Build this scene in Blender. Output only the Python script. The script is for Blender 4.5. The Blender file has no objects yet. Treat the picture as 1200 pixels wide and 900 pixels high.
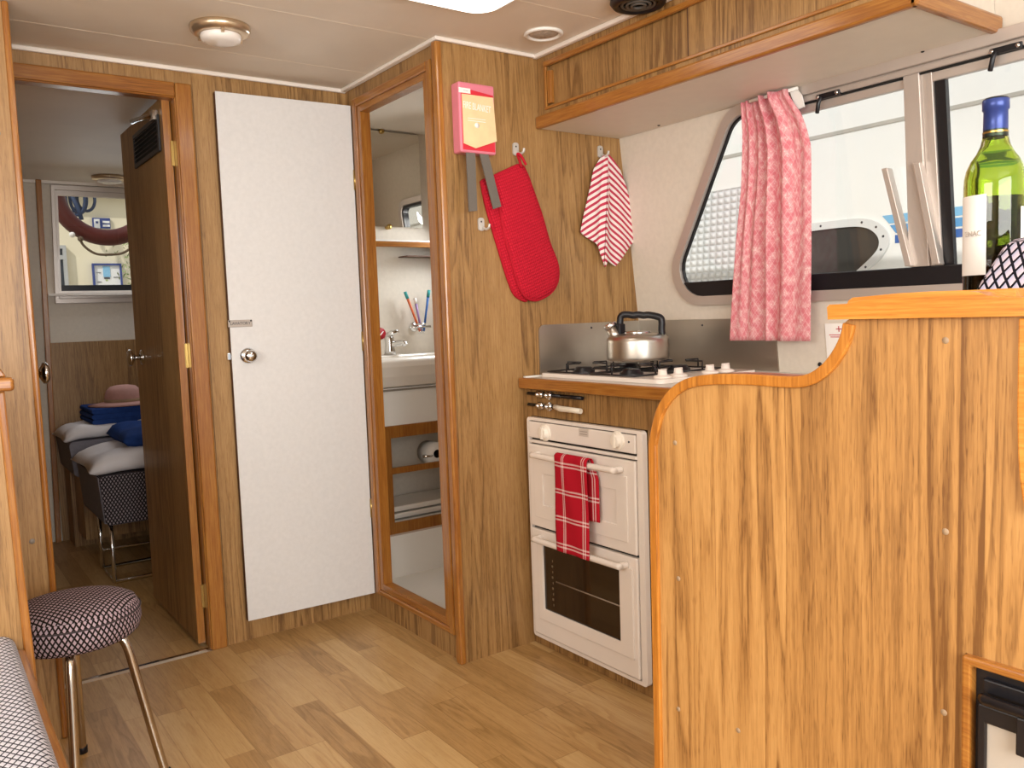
import bpy, bmesh, math, random
from mathutils import Vector, Matrix
from mathutils.geometry import tessellate_polygon
random.seed(7)
scene = bpy.context.scene
COL = scene.collection
PI = math.pi

# ------------------------------------------------------------------ camera
RC = ((0.8103622622932131, -0.5848579828862489, -0.035413891437013144),
      (0.07738098015100467, 0.046914004992252914, 0.9958972135950862),
      (0.5807970280255866, 0.8097778806498823, -0.0832742231835924))
FPX = 982.177
CAM = Vector((0, 0, 1.10))
r_, u_, f_ = (Vector(v) for v in RC)
cd = bpy.data.cameras.new('camera')
cam = bpy.data.objects.new('camera', cd); COL.objects.link(cam)
cd.sensor_width = 36.0; cd.sensor_fit = 'HORIZONTAL'; cd.lens = 36.0 * FPX / 1200.0
cd.clip_start = 0.02; cd.clip_end = 200
M = Matrix((r_, u_, -f_)).transposed().to_4x4(); M.translation = CAM
cam.matrix_world = M
scene.camera = cam
vs = scene.view_settings
scene.display_settings.display_device = 'sRGB'
vs.view_transform = 'Standard'; vs.look = 'None'; vs.gamma = 1.0; vs.use_curve_mapping = False
vs.exposure = 0.0

def ray(x, y):
    return r_ * ((x - 600) / FPX) + u_ * (-(y - 450) / FPX) + f_
def on(ax, val, x, y):
    d = ray(x, y); t = (val - CAM[ax]) / d[ax]
    return CAM + d * t
def onX(v, x, y): return on(0, v, x, y)
def onY(v, x, y): return on(1, v, x, y)
def onZ(v, x, y): return on(2, v, x, y)
def HX(z, off=0.0): return 2.147 - .115 * (z - 1.1) - off       # inner face of the hull side, leaning in at the top
def onH(x, y, off=0.0):
    n = Vector((1, 0, .115)); d0 = 2.147 + .115 * 1.1 - off
    d = ray(x, y); return CAM + d * ((d0 - n.dot(CAM)) / n.dot(d))

# ------------------------------------------------------------------ mesh helpers
def nb():
    b = bmesh.new(); b.loops.layers.uv.new('UVMap'); b.faces.layers.int.new('c'); return b
def face(b, vs_, uvs=None, smooth=False):
    try: f = b.faces.new(vs_)
    except ValueError: return None
    f.smooth = smooth
    if uvs:
        l = b.loops.layers.uv.active; f[b.faces.layers.int['c']] = 1
        for lp, uv in zip(f.loops, uvs): lp[l].uv = uv
    return f
def box(b, x0, x1, y0, y1, z0, z1, rot=None, piv=None):
    if x0 > x1: x0, x1 = x1, x0
    if y0 > y1: y0, y1 = y1, y0
    if z0 > z1: z0, z1 = z1, z0
    P = [Vector(p) for p in ((x0,y0,z0),(x1,y0,z0),(x1,y1,z0),(x0,y1,z0),(x0,y0,z1),(x1,y0,z1),(x1,y1,z1),(x0,y1,z1))]
    if rot is not None:
        pv = Vector(piv); P = [pv + rot @ (p - pv) for p in P]
    v = [b.verts.new(p) for p in P]
    for q in ((0,3,2,1),(4,5,6,7),(0,1,5,4),(1,2,6,5),(2,3,7,6),(3,0,4,7)): face(b, [v[i] for i in q])
    return b
def mk(axis):
    if axis == 'x': return lambda p, a: Vector((a, p[0], p[1]))
    if axis == 'y': return lambda p, a: Vector((p[0], a, p[1]))
    return lambda p, a: Vector((p[0], p[1], a))
def tri(polys):
    return tessellate_polygon([[Vector((p[0], p[1], 0)) for p in q] for q in polys])
def prism(b, pts, axis, a0, a1, fn=None, holes=()):
    """extrude a 2D outline (with holes) between two values; fn maps (p, a) to 3D"""
    fn = fn or mk(axis)
    polys = [list(pts)] + [list(h) for h in holes]
    flat = [p for q in polys for p in q]
    A = [b.verts.new(fn(p, a0)) for p in flat]; B = [b.verts.new(fn(p, a1)) for p in flat]
    for t in tri(polys):
        face(b, [A[i] for i in t]); face(b, [B[i] for i in reversed(t)])
    k = 0
    for q in polys:
        n = len(q)
        for i in range(n):
            j = (i + 1) % n
            face(b, [A[k+i], A[k+j], B[k+j], B[k+i]])
        k += n
    return b
def ngon_prism(b, pts, axis, a0, a1, fn=None):
    fn = fn or mk(axis)
    A = [b.verts.new(fn(p, a0)) for p in pts]; B = [b.verts.new(fn(p, a1)) for p in pts]
    face(b, A); face(b, B[::-1]); n = len(pts)
    for i in range(n): face(b, [A[i], B[i], B[(i+1)%n], A[(i+1)%n]])
    return b
def tube(b, pts, r, n=10, closed=False, caps=True):
    pts = [Vector(p) for p in pts]; m = len(pts); rings = []
    rr = r if hasattr(r, '__len__') else [r] * m
    up = None
    for i, p in enumerate(pts):
        if closed: t = pts[(i+1) % m] - pts[i-1]
        else: t = pts[min(i+1, m-1)] - pts[max(i-1, 0)]
        t.normalize()
        if up is None:
            up = Vector((0,0,1)) if abs(t.z) < .9 else Vector((1,0,0))
        up = (up - t * up.dot(t)); up.normalize(); s = t.cross(up)
        rings.append([b.verts.new(p + (up * math.cos(2*PI*k/n) + s * math.sin(2*PI*k/n)) * rr[i]) for k in range(n)])
    for i in range(m if closed else m - 1):
        a, c = rings[i], rings[(i+1) % m]
        for k in range(n): face(b, [a[k], a[(k+1)%n], c[(k+1)%n], c[k]], smooth=True)
    if caps and not closed:
        face(b, rings[0][::-1]); face(b, rings[-1])
    return b
def lathe(b, prof, o, axis='z', n=32, uv=False, a0=0, a1=2*PI, R=None):
    o = Vector(o); full = abs(a1 - a0 - 2*PI) < 1e-6
    def at(r, h, a):
        c, s = r * math.cos(a), r * math.sin(a)
        v = {'z': Vector((c, s, h)), 'x': Vector((h, c, s)), 'y': Vector((s, h, c))}[axis]
        if R is not None: v = R @ v
        return o + v
    cols = n if full else n + 1; rings = []
    for r, h in prof:
        if r < 1e-6: rings.append([b.verts.new(at(0, h, 0))] * cols)
        else: rings.append([b.verts.new(at(r, h, a0 + (a1-a0) * k / n)) for k in range(cols)])
    rm = max(p[0] for p in prof); L = [0]
    for i in range(1, len(prof)): L.append(L[-1] + math.hypot(prof[i][0]-prof[i-1][0], prof[i][1]-prof[i-1][1]))
    for i in range(len(prof) - 1):
        for k in range(n):
            k2 = (k + 1) % cols; q = [rings[i][k], rings[i][k2], rings[i+1][k2], rings[i+1][k]]
            th = [a0 + (a1-a0)*k/n, a0 + (a1-a0)*(k+1)/n]
            if uv:
                flat = abs(prof[i+1][0]-prof[i][0]) > 1.2*abs(prof[i+1][1]-prof[i][1])
                if flat: U = [(prof[i][0]*math.cos(th[0]), prof[i][0]*math.sin(th[0])), (prof[i][0]*math.cos(th[1]), prof[i][0]*math.sin(th[1])), (prof[i+1][0]*math.cos(th[1]), prof[i+1][0]*math.sin(th[1])), (prof[i+1][0]*math.cos(th[0]), prof[i+1][0]*math.sin(th[0]))]
                else: U = [(th[0]*rm, L[i]), (th[1]*rm, L[i]), (th[1]*rm, L[i+1]), (th[0]*rm, L[i+1])]
            else: U = None
            uniq = []; uu = []
            for j, v in enumerate(q):
                if v not in uniq:
                    uniq.append(v)
                    if U: uu.append(U[j])
            if len(uniq) >= 3: face(b, uniq, uu if U else None, smooth=True)
    return b
def grid(b, fn, nu, nv, uvf=None, smooth=True):
    V = [[b.verts.new(fn(i/nu, j/nv)) for i in range(nu+1)] for j in range(nv+1)]
    for j in range(nv):
        for i in range(nu):
            uvs = [uvf(a/nu, c/nv) for a, c in ((i,j),(i+1,j),(i+1,j+1),(i,j+1))] if uvf else None
            face(b, [V[j][i], V[j][i+1], V[j+1][i+1], V[j+1][i]], uvs, smooth)
    return b
def rounded(pts, rad, n=6):
    """round the corners of a polygon; rad one number or one per corner"""
    out = []; m = len(pts)
    rr = rad if hasattr(rad, '__len__') else [rad]*m
    for i in range(m):
        p = Vector(pts[i]); a = Vector(pts[i-1]) - p; c = Vector(pts[(i+1)%m]) - p; r = rr[i]
        if r <= 0: out.append((p.x, p.y)); continue
        la, lc = a.length, c.length; a.normalize(); c.normalize()
        ang = a.angle(c); d = min(r / math.tan(ang/2), la*.49, lc*.49); r2 = d * math.tan(ang/2)
        bis = (a + c).normalized(); ctr = p + bis * (r2 / math.sin(ang/2))
        s = p + a*d - ctr; e = p + c*d - ctr
        a0 = math.atan2(s.y, s.x); a1 = math.atan2(e.y, e.x); da = (a1 - a0 + PI) % (2*PI) - PI
        for k in range(n+1):
            t = a0 + da*k/n; out.append((ctr.x + r2*math.cos(t), ctr.y + r2*math.sin(t)))
    return out
def inset(pts, d):
    m = len(pts); A = sum(pts[i-1][0]*pts[i][1]-pts[i][0]*pts[i-1][1] for i in range(m)); s = 1 if A > 0 else -1
    out = []
    for i in range(m):
        p, a, c = Vector(pts[i]), Vector(pts[i-1]), Vector(pts[(i+1)%m])
        e1 = (p-a).normalized(); e2 = (c-p).normalized()
        n1 = Vector((-e1.y, e1.x))*s; n2 = Vector((-e2.y, e2.x))*s
        bis = n1+n2; out.append(tuple(p + bis*(d/ (1+n1.dot(n2)))))
    return out
def arc(cx, cy, r, a0, a1, n=8):
    return [(cx + r*math.cos(math.radians(a0+(a1-a0)*k/n)), cy + r*math.sin(math.radians(a0+(a1-a0)*k/n))) for k in range(n+1)]
def smoothpath(pts, n=6):
    """Catmull-Rom through points"""
    P = [Vector(p) for p in pts]; out = []
    for i in range(len(P)-1):
        p0, p1, p2, p3 = P[max(i-1,0)], P[i], P[i+1], P[min(i+2,len(P)-1)]
        for k in range(n):
            t = k/n
            out.append(.5*((2*p1)+(p2-p0)*t+(2*p0-5*p1+4*p2-p3)*t*t+(3*p1-p0-3*p2+p3)*t**3))
    out.append(P[-1]); return out

ORG = {}
def obj(name, b, mat, parent=None, org=None, bev=0, seg=2, smooth=False, solid=0, sub=0, label=None, kind=None):
    bmesh.ops.recalc_face_normals(b, faces=b.faces) if not solid else None
    o0 = ORG[parent.name] if parent is not None else Vector(org or (0,0,0))
    uvl = b.loops.layers.uv.active; cl = b.faces.layers.int['c']
    b.normal_update()
    for f in b.faces:
        if f[cl]: continue
        n = f.normal; k = max(range(3), key=lambda i: abs(n[i]))
        for lp in f.loops:
            c = lp.vert.co
            lp[uvl].uv = ((c.y, c.z), (c.x, c.z), (c.x, c.y))[k]
    if smooth:
        for f in b.faces: f.smooth = True
    for v in b.verts: v.co -= o0
    me = bpy.data.meshes.new(name); b.to_mesh(me); b.free()
    me.materials.append(mat)
    o = bpy.data.objects.new(name, me); COL.objects.link(o)
    if parent is not None: o.parent = parent
    else: o.location = o0
    ORG[o.name] = o0
    if solid:
        m = o.modifiers.new('solid', 'SOLIDIFY'); m.thickness = solid; m.offset = 0
    if bev:
        m = o.modifiers.new('bevel', 'BEVEL'); m.width = bev; m.segments = seg; m.limit_method = 'ANGLE'; m.angle_limit = math.radians(35)
    if sub:
        m = o.modifiers.new('sub', 'SUBSURF'); m.levels = sub; m.render_levels = sub
    if label: o['label'] = label
    if kind: o['kind'] = kind
    return o
def thing(name, label, cat, loc, group=None):
    o = bpy.data.objects.new(name, None); COL.objects.link(o); o.location = loc; o.empty_display_size = .05
    ORG[o.name] = Vector(loc); o['label'] = label; o['category'] = cat
    if group: o['group'] = group
    return o
def tag(o, label, cat, group=None):
    o['label'] = label; o['category'] = cat
    if group: o['group'] = group
    return o
def struct(name, b, mat, parent=None, label=None, **k):
    o = obj(name, b, mat, parent, **k)
    if parent is None: o['kind'] = 'structure'
    if label: o['label'] = label
    return o
def dup(root, d, label, group=None):
    r = root.copy(); COL.objects.link(r); r.location = Vector(root.location) + Vector(d); r['label'] = label
    if group: r['group'] = group
    for ch in list(root.children):
        c = ch.copy(); COL.objects.link(c); c.parent = r
        for g in ch.children:
            e = g.copy(); COL.objects.link(e); e.parent = c
    return r
def text_mesh(b, s, size, M4, depth=.0004, align='CENTER'):
    cu = bpy.data.curves.new('t', 'FONT'); cu.body = s; cu.size = size; cu.align_x = align; cu.align_y = 'CENTER'; cu.extrude = depth
    o = bpy.data.objects.new('t', cu); COL.objects.link(o)
    bpy.context.view_layer.update()
    me = bpy.data.meshes.new_from_object(o.evaluated_get(bpy.context.evaluated_depsgraph_get()))
    bpy.data.objects.remove(o); bpy.data.curves.remove(cu)
    vs_ = [b.verts.new(M4 @ v.co) for v in me.vertices]
    for p in me.polygons: face(b, [vs_[i] for i in p.vertices])
    bpy.data.meshes.remove(me)
def frame4(o, x, y):
    x = Vector(x).normalized(); y = Vector(y).normalized(); z = x.cross(y)
    m = Matrix((x, y, z)).transposed().to_4x4(); m.translation = Vector(o); return m

# ------------------------------------------------------------------ materials
def lin(h):
    h = h.lstrip('#'); c = [int(h[i:i+2], 16)/255 for i in (0,2,4)]
    return tuple(x/12.92 if x <= .04045 else ((x+.055)/1.055)**2.4 for x in c) + (1,)
def node(nt, t, ins=None, **at):
    n = nt.nodes.new(t)
    for k, v in at.items(): setattr(n, k, v)
    for k, v in (ins or {}).items():
        if isinstance(v, bpy.types.NodeSocket): nt.links.new(v, n.inputs[k])
        else: n.inputs[k].default_value = v
    return n
def mth(nt, op, a, b=0.0, c=None):
    i = {0: a, 1: b}
    if c is not None: i[2] = c
    return node(nt, 'ShaderNodeMath', i, operation=op).outputs[0]
def mixc(nt, f, a, b):
    n = node(nt, 'ShaderNodeMix', data_type='RGBA')
    for k, v in (('Factor', f), ('A', a), ('B', b)):
        s = [x for x in n.inputs if x.name == k and (x.type == 'RGBA' if k != 'Factor' else x.type == 'VALUE')][0]
        if isinstance(v, bpy.types.NodeSocket): nt.links.new(v, s)
        else: s.default_value = v
    return [x for x in n.outputs if x.type == 'RGBA'][0]
def base(name, col='#ffffff', rough=.5, metal=0, spec=.5, coat=0, emit=None, es=0, trans=0, ior=1.45):
    m = bpy.data.materials.new(name); m.use_nodes = True; nt = m.node_tree
    p = nt.nodes['Principled BSDF']
    p.inputs['Base Color'].default_value = lin(col) if isinstance(col, str) else col
    p.inputs['Roughness'].default_value = rough; p.inputs['Metallic'].default_value = metal
    p.inputs['Specular IOR Level'].default_value = spec; p.inputs['Coat Weight'].default_value = coat
    p.inputs['Coat Roughness'].default_value = .15
    p.inputs['Transmission Weight'].default_value = trans; p.inputs['IOR'].default_value = ior
    if emit: p.inputs['Emission Color'].default_value = lin(emit); p.inputs['Emission Strength'].default_value = es
    return m, nt, p
def plain(name, col, rough=.5, var=.06, vs_=8, bump=0, bs=200, **k):
    """a colour with gentle procedural variation and optional bump"""
    m, nt, p = base(name, col, rough, **k)
    tc = node(nt, 'ShaderNodeTexCoord').outputs['Object']
    n = node(nt, 'ShaderNodeTexNoise', {'Vector': tc, 'Scale': vs_, 'Detail': 4.0})
    c = lin(col); d = tuple(x*(1-var) for x in c[:3])+(1,); l = tuple(min(1, x*(1+var)) for x in c[:3])+(1,)
    r = node(nt, 'ShaderNodeMapRange', {'Value': n.outputs['Fac'], 'From Min': .3, 'From Max': .7})
    nt.links.new(mixc(nt, r.outputs[0], d, l), p.inputs['Base Color'])
    if bump:
        n2 = node(nt, 'ShaderNodeTexNoise', {'Vector': tc, 'Scale': bs, 'Detail': 3.0})
        bp = node(nt, 'ShaderNodeBump', {'Height': n2.outputs['Fac'], 'Strength': bump, 'Distance': .002})
        nt.links.new(bp.outputs[0], p.inputs['Normal'])
    return m
def wood(name, dark, mid, light, axis='z', plank=.13, seg=0, ku=9, kv=.75, ring=34, rough=.42, coat=.08, ringw=.34, tonew=.3, seam=.0, seed=0, fib=.36, pores=.13):
    m, nt, p = base(name, mid, rough, coat=coat)
    tc = node(nt, 'ShaderNodeTexCoord').outputs['Object']
    s = node(nt, 'ShaderNodeSeparateXYZ', {0: tc}).outputs
    i = 'xyz'.index(axis); oth = [j for j in range(3) if j != i]
    u = mth(nt, 'ADD', s[oth[0]], s[oth[1]]); u = mth(nt, 'ADD', u, 10 + seed*.37); al = s[i]
    up = mth(nt, 'DIVIDE', u, plank); pid = mth(nt, 'FLOOR', up)
    wn = node(nt, 'ShaderNodeTexWhiteNoise', {'W': mth(nt, 'ADD', pid, seed*11.3)}, noise_dimensions='1D').outputs['Value']
    if seg:
        ap = mth(nt, 'ADD', mth(nt, 'DIVIDE', al, seg), mth(nt, 'MULTIPLY', wn, 7.3)); aid = mth(nt, 'FLOOR', ap)
        v2 = node(nt, 'ShaderNodeCombineXYZ', {0: pid, 1: aid, 2: float(seed)}).outputs[0]
        wn = node(nt, 'ShaderNodeTexWhiteNoise', {'Vector': v2}, noise_dimensions='3D').outputs['Value']
    vec = node(nt, 'ShaderNodeCombineXYZ', {0: mth(nt, 'MULTIPLY', u, ku), 1: mth(nt, 'MULTIPLY', wn, 40.0), 2: mth(nt, 'MULTIPLY', al, kv)}).outputs[0]
    n1 = node(nt, 'ShaderNodeTexNoise', {'Vector': vec, 'Scale': 1.0, 'Detail': 2.5, 'Roughness': .45, 'Distortion': .25}).outputs['Fac']
    fr_ = mth(nt, 'FRACT', mth(nt, 'MULTIPLY', n1, float(ring)))
    rl = node(nt, 'ShaderNodeMapRange', {'Value': fr_, 'From Min': .0, 'From Max': .55, 'To Min': 1.0, 'To Max': 0.0}).outputs[0]
    rl2 = node(nt, 'ShaderNodeMapRange', {'Value': fr_, 'From Min': .88, 'From Max': 1.0}).outputs[0]
    rl = mth(nt, 'MAXIMUM', rl, rl2)
    vm = node(nt, 'ShaderNodeCombineXYZ', {0: mth(nt, 'MULTIPLY', u, 7.0), 1: mth(nt, 'MULTIPLY', wn, 23.0), 2: mth(nt, 'MULTIPLY', al, .8)}).outputs[0]
    nm = node(nt, 'ShaderNodeTexNoise', {'Vector': vm, 'Scale': 1.0, 'Detail': 1.0}).outputs['Fac']
    rm = node(nt, 'ShaderNodeMapRange', {'Value': nm, 'From Min': .42, 'From Max': .6, 'To Min': .25}).outputs[0]
    rg = mth(nt, 'MULTIPLY', rl, rm)
    v5 = node(nt, 'ShaderNodeCombineXYZ', {0: mth(nt, 'MULTIPLY', u, 430.0), 1: mth(nt, 'MULTIPLY', wn, 13.0), 2: mth(nt, 'MULTIPLY', al, 34.0)}).outputs[0]
    n5 = node(nt, 'ShaderNodeTexNoise', {'Vector': v5, 'Scale': 1.0, 'Detail': 1.0}).outputs['Fac']
    pore = node(nt, 'ShaderNodeMapRange', {'Value': n5, 'From Min': .56, 'From Max': .68}).outputs[0]
    v3 = node(nt, 'ShaderNodeCombineXYZ', {0: mth(nt, 'MULTIPLY', u, 260.0), 1: mth(nt, 'MULTIPLY', wn, 30.0), 2: mth(nt, 'MULTIPLY', al, 11.0)}).outputs[0]
    n2 = node(nt, 'ShaderNodeTexNoise', {'Vector': v3, 'Scale': 1.0, 'Detail': 4.0, 'Roughness': .65}).outputs['Fac']
    v4 = node(nt, 'ShaderNodeCombineXYZ', {0: mth(nt, 'MULTIPLY', u, 24.0), 1: mth(nt, 'MULTIPLY', wn, 17.0), 2: mth(nt, 'MULTIPLY', al, .9)}).outputs[0]
    n3 = node(nt, 'ShaderNodeTexNoise', {'Vector': v4, 'Scale': 1.0, 'Detail': 3.0}).outputs['Fac']
    n2s = node(nt, 'ShaderNodeMapRange', {'Value': n2, 'From Min': .3, 'From Max': .7}).outputs[0]
    n3s = node(nt, 'ShaderNodeMapRange', {'Value': n3, 'From Min': .3, 'From Max': .7}).outputs[0]
    bal = 1 - ringw - tonew - fib
    def cen(x, k): return mth(nt, 'MULTIPLY', mth(nt, 'SUBTRACT', x, .5), k)
    t = mth(nt, 'ADD', .60, cen(n2s, fib)); t = mth(nt, 'ADD', t, cen(n3s, .17)); t = mth(nt, 'ADD', t, cen(wn, tonew))
    t = mth(nt, 'SUBTRACT', t, mth(nt, 'MULTIPLY', rg, ringw)); t = mth(nt, 'SUBTRACT', t, mth(nt, 'MULTIPLY', pore, pores))
    if seam:
        fr = mth(nt, 'FRACT', up); e = mth(nt, 'LESS_THAN', fr, .022)
        if seg: e = mth(nt, 'MAXIMUM', e, mth(nt, 'LESS_THAN', mth(nt, 'FRACT', ap), .004))
        t = mth(nt, 'SUBTRACT', t, mth(nt, 'MULTIPLY', e, seam))
    rp = node(nt, 'ShaderNodeValToRGB', {0: t}); cr = rp.color_ramp
    cr.elements[0].position = .18; cr.elements[0].color = lin(dark); cr.elements[1].position = .86; cr.elements[1].color = lin(light)
    e = cr.elements.new(.52); e.color = lin(mid)
    nt.links.new(rp.outputs[0], p.inputs['Base Color'])
    bp = node(nt, 'ShaderNodeBump', {'Height': n2, 'Strength': .06, 'Distance': .002})
    nt.links.new(bp.outputs[0], p.inputs['Normal'])
    return m
def uvsep(nt):
    tc = node(nt, 'ShaderNodeTexCoord').outputs['UV']
    return node(nt, 'ShaderNodeSeparateXYZ', {0: tc}).outputs
def stripe(nt, x, period, width, phase=0.0):
    f = mth(nt, 'FRACT', mth(nt, 'ADD', mth(nt, 'DIVIDE', x, period), phase))
    return mth(nt, 'LESS_THAN', f, width)
def upholstery(name, s=.0125, w=.25, line='#14131a', a='#c9b3ba', c='#a9a3b4', k=.62):
    m, nt, p = base(name, a, .9, spec=.15)
    u = uvsep(nt)
    q1 = mth(nt, 'ADD', u[0], mth(nt, 'MULTIPLY', u[1], k)); q2 = mth(nt, 'SUBTRACT', u[0], mth(nt, 'MULTIPLY', u[1], k))
    ln = mth(nt, 'MAXIMUM', stripe(nt, q1, s, w), stripe(nt, q2, s, w))
    f1 = mth(nt, 'FRACT', mth(nt, 'DIVIDE', q1, s))
    colr = mixc(nt, f1, lin(a), lin(c))
    nt.links.new(mixc(nt, ln, colr, lin(line)), p.inputs['Base Color'])
    bp = node(nt, 'ShaderNodeBump', {'Height': mth(nt, 'SUBTRACT', 1.0, ln), 'Strength': .3, 'Distance': .002})
    nt.links.new(bp.outputs[0], p.inputs['Normal'])
    return m

OAK = ('#a5713c', '#c29258', '#d3a76e')
M_oak = wood('oak_laminate', '#6e4d2a', '#9a7445', '#b48d5b', 'z', .165, seed=1, ku=9, kv=.55, ring=16, ringw=.34, tonew=.24, fib=.34)
M_oakp = wood('oak_partition_laminate', '#744d26', '#af8048', '#c99a5d', 'z', .135, seed=5, ku=9, kv=.5, ring=16, ringw=.36, tonew=.26, fib=.27)
M_floor = wood('laminate_floor', '#94703f', '#b8915c', '#cba974', 'y', .080, seg=.5, ku=16, kv=1.8, ring=9, ringw=.22, tonew=.42, fib=.2, seam=.3, pores=.1, seed=3, rough=.38, coat=.05)
M_teak = wood('varnished_teak', '#75441a', '#985f26', '#b27c38', 'z', .5, ku=30, kv=1.2, ring=8, ringw=.2, tonew=.0, fib=.42, pores=.05, rough=.28, coat=.5, seed=2)
M_teakx = wood('varnished_teak_lengthways', '#75441a', '#985f26', '#b27c38', 'y', .5, ku=30, kv=1.2, ring=8, ringw=.2, tonew=.0, fib=.42, pores=.05, rough=.28, coat=.5, seed=4)
M_teakw = wood('varnished_teak_crossways', '#75441a', '#985f26', '#b27c38', 'x', .5, ku=30, kv=1.2, ring=8, ringw=.2, tonew=.0, fib=.42, pores=.05, rough=.28, coat=.5, seed=6)
M_ceil = plain('ceiling_vinyl', '#e4d9ca', .6, var=.03, vs_=5, bump=.1, bs=350)
M_seam = plain('ceiling_seam_strip', '#e8dac6', .5, var=.02)
M_coving = plain('pale_coving', '#efe6dc', .5, var=.02)
M_vinyl = plain('cream_wall_vinyl', '#d9cfc0', .65, var=.035, vs_=60, bump=.15, bs=260)
M_soffit = plain('cream_soffit', '#ddd3c4', .5, var=.02, vs_=20)
M_door = plain('cream_door_laminate', '#dcdad8', .5, var=.03, vs_=70, bump=.08, bs=160)
M_dkbrown = plain('dark_edge_banding', '#5a3c28', .5)
M_white = plain('white_enamel', '#ece2d8', .25, var=.012, coat=.4)
M_whitew = plain('white_gelcoat', '#f1efe9', .3, var=.01, vs_=3)
M_black = plain('black_plastic', '#17161a', .35, var=.1)
M_gap = plain('dark_gap', '#15120f', .8)
M_alu = plain('anodised_aluminium', '#cdc3bb', .4, var=.03, metal=.6)
M_chrome = plain('polished_chrome', '#dcdcdc', .08, var=.01, metal=1)
M_pewter = plain('satin_tube_steel', '#c4b9aa', .2, var=.02, metal=1)
M_brass = plain('brass', '#b99a5a', .3, metal=1)
M_gold = plain('champagne_metal', '#cdb79a', .28, var=.03, metal=.85)
def brushed():
    m, nt, p = base('brushed_steel', '#c0b9af', .3, metal=1)
    tc = node(nt, 'ShaderNodeTexCoord').outputs['Object']
    mp = node(nt, 'ShaderNodeMapping', {'Vector': tc, 'Scale': (1.5, 1.5, 900)})
    n = node(nt, 'ShaderNodeTexNoise', {'Vector': mp.outputs[0], 'Scale': 1.0, 'Detail': 3.0}).outputs['Fac']
    nt.links.new(mth(nt, 'ADD', mth(nt, 'MULTIPLY', n, .06), .29), p.inputs['Roughness'])
    nt.links.new(node(nt, 'ShaderNodeBump', {'Height': n, 'Strength': .02, 'Distance': .0005}).outputs[0], p.inputs['Normal'])
    return m
M_steel = brushed()
M_worktop = plain('pale_worktop_laminate', '#cfc8be', .3, var=.05, vs_=120)
M_porc = plain('porcelain', '#efe9df', .15, var=.01, coat=.5)
M_opal = base('opal_glass', '#f7f2ec', .25, coat=.3)[0]
M_hatch = base('glowing_hatch', '#fbf8f2', .3, emit='#fffaf2', es=3.2)[0]  # emission stands in for daylight through the hatch; nothing shines through it
M_fab = upholstery('diamond_upholstery')
M_fab_big = upholstery('diamond_upholstery_seat', s=.0125, w=.27, a='#d6bfc2', c='#9fa0b8')
M_fab_bed = upholstery('diamond_upholstery_bed', s=.014, w=.42, line='#1f1c1f', a='#a3918e', c='#7d757b')
M_greyfab = plain('grey_upholstery_side', '#77737a', .9, var=.08, vs_=60)
M_linen = plain('white_bed_linen', '#dcd6d6', .85, var=.03, vs_=20, bump=.2, bs=120)
M_blue = plain('navy_blanket', '#27407a', .95, var=.12, vs_=40, bump=.4, bs=300, spec=.1)
M_straw = plain('pink_felt', '#b98a80', .85, var=.06, vs_=60)
M_band = plain('hat_band_tan', '#9c8064', .8)
M_red = plain('red_plastic', '#df8092', .3, var=.02, coat=.3)
M_redin = plain('red_card', '#d3303f', .5, var=.02)
M_peach = plain('peach_label', '#f0cfa0', .5, var=.06, vs_=30)
M_paper = plain('white_paper', '#f2eee8', .6, var=.02)
M_strap = plain('grey_webbing', '#6b645c', .8, var=.05, vs_=200, bump=.3, bs=900)
M_ink = plain('dark_ink', '#3b3a40', .6)
M_redink = plain('red_ink', '#c2505a', .6)
M_quilt_pipe = plain('red_binding', '#b11a2c', .85, spec=.2)
def quilt():
    m, nt, p = base('quilted_red_cotton', '#c3162a', .85, spec=.2)
    u = uvsep(nt); s = .0075
    a = mth(nt, 'ADD', mth(nt, 'MULTIPLY', u[0], .94), mth(nt, 'MULTIPLY', u[1], .34)); c = mth(nt, 'SUBTRACT', mth(nt, 'MULTIPLY', u[1], .94), mth(nt, 'MULTIPLY', u[0], .34))
    w1 = mth(nt, 'ABSOLUTE', mth(nt, 'SINE', mth(nt, 'MULTIPLY', a, PI/s))); w2 = mth(nt, 'ABSOLUTE', mth(nt, 'SINE', mth(nt, 'MULTIPLY', c, PI/(s*1.3))))
    h = mth(nt, 'POWER', mth(nt, 'MULTIPLY', w1, w2), .5)
    nt.links.new(mixc(nt, h, lin('#a91426'), lin('#cb2036')), p.inputs['Base Color'])
    nt.links.new(node(nt, 'ShaderNodeBump', {'Height': h, 'Strength': .7, 'Distance': .003}).outputs[0], p.inputs['Normal'])
    return m
M_quilt = quilt()
def striped():
    m, nt, p = base('red_white_striped_cotton', '#eeeeee', .9, spec=.1)
    u = uvsep(nt)
    f = stripe(nt, u[1], .0215, .47)
    nt.links.new(mixc(nt, f, lin('#efe2dd'), lin('#bf3f56')), p.inputs['Base Color']); return m
M_striped = striped()
def checked():
    m, nt, p = base('red_check_cotton', '#b8182a', .9, spec=.1)
    u = uvsep(nt)                      # u across in [0,1], v down in metres
    def pair(x, c, g, w):
        d1 = mth(nt, 'LESS_THAN', mth(nt, 'ABSOLUTE', mth(nt, 'SUBTRACT', x, c-g)), w); d2 = mth(nt, 'LESS_THAN', mth(nt, 'ABSOLUTE', mth(nt, 'SUBTRACT', x, c+g)), w)
        return mth(nt, 'MAXIMUM', d1, d2)
    a = mth(nt, 'MAXIMUM', pair(u[0], .27, .024, .014), pair(u[0], .88, .03, .014))
    fv = mth(nt, 'FRACT', mth(nt, 'DIVIDE', mth(nt, 'ADD', u[1], .021), .083))
    c = pair(fv, .5, .062, .03)
    s = mth(nt, 'MULTIPLY', mth(nt, 'ADD', a, c), .52)
    nt.links.new(mixc(nt, s, lin('#b31c2c'), lin('#f3e0dc')), p.inputs['Base Color']); return m
M_check = checked()
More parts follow.
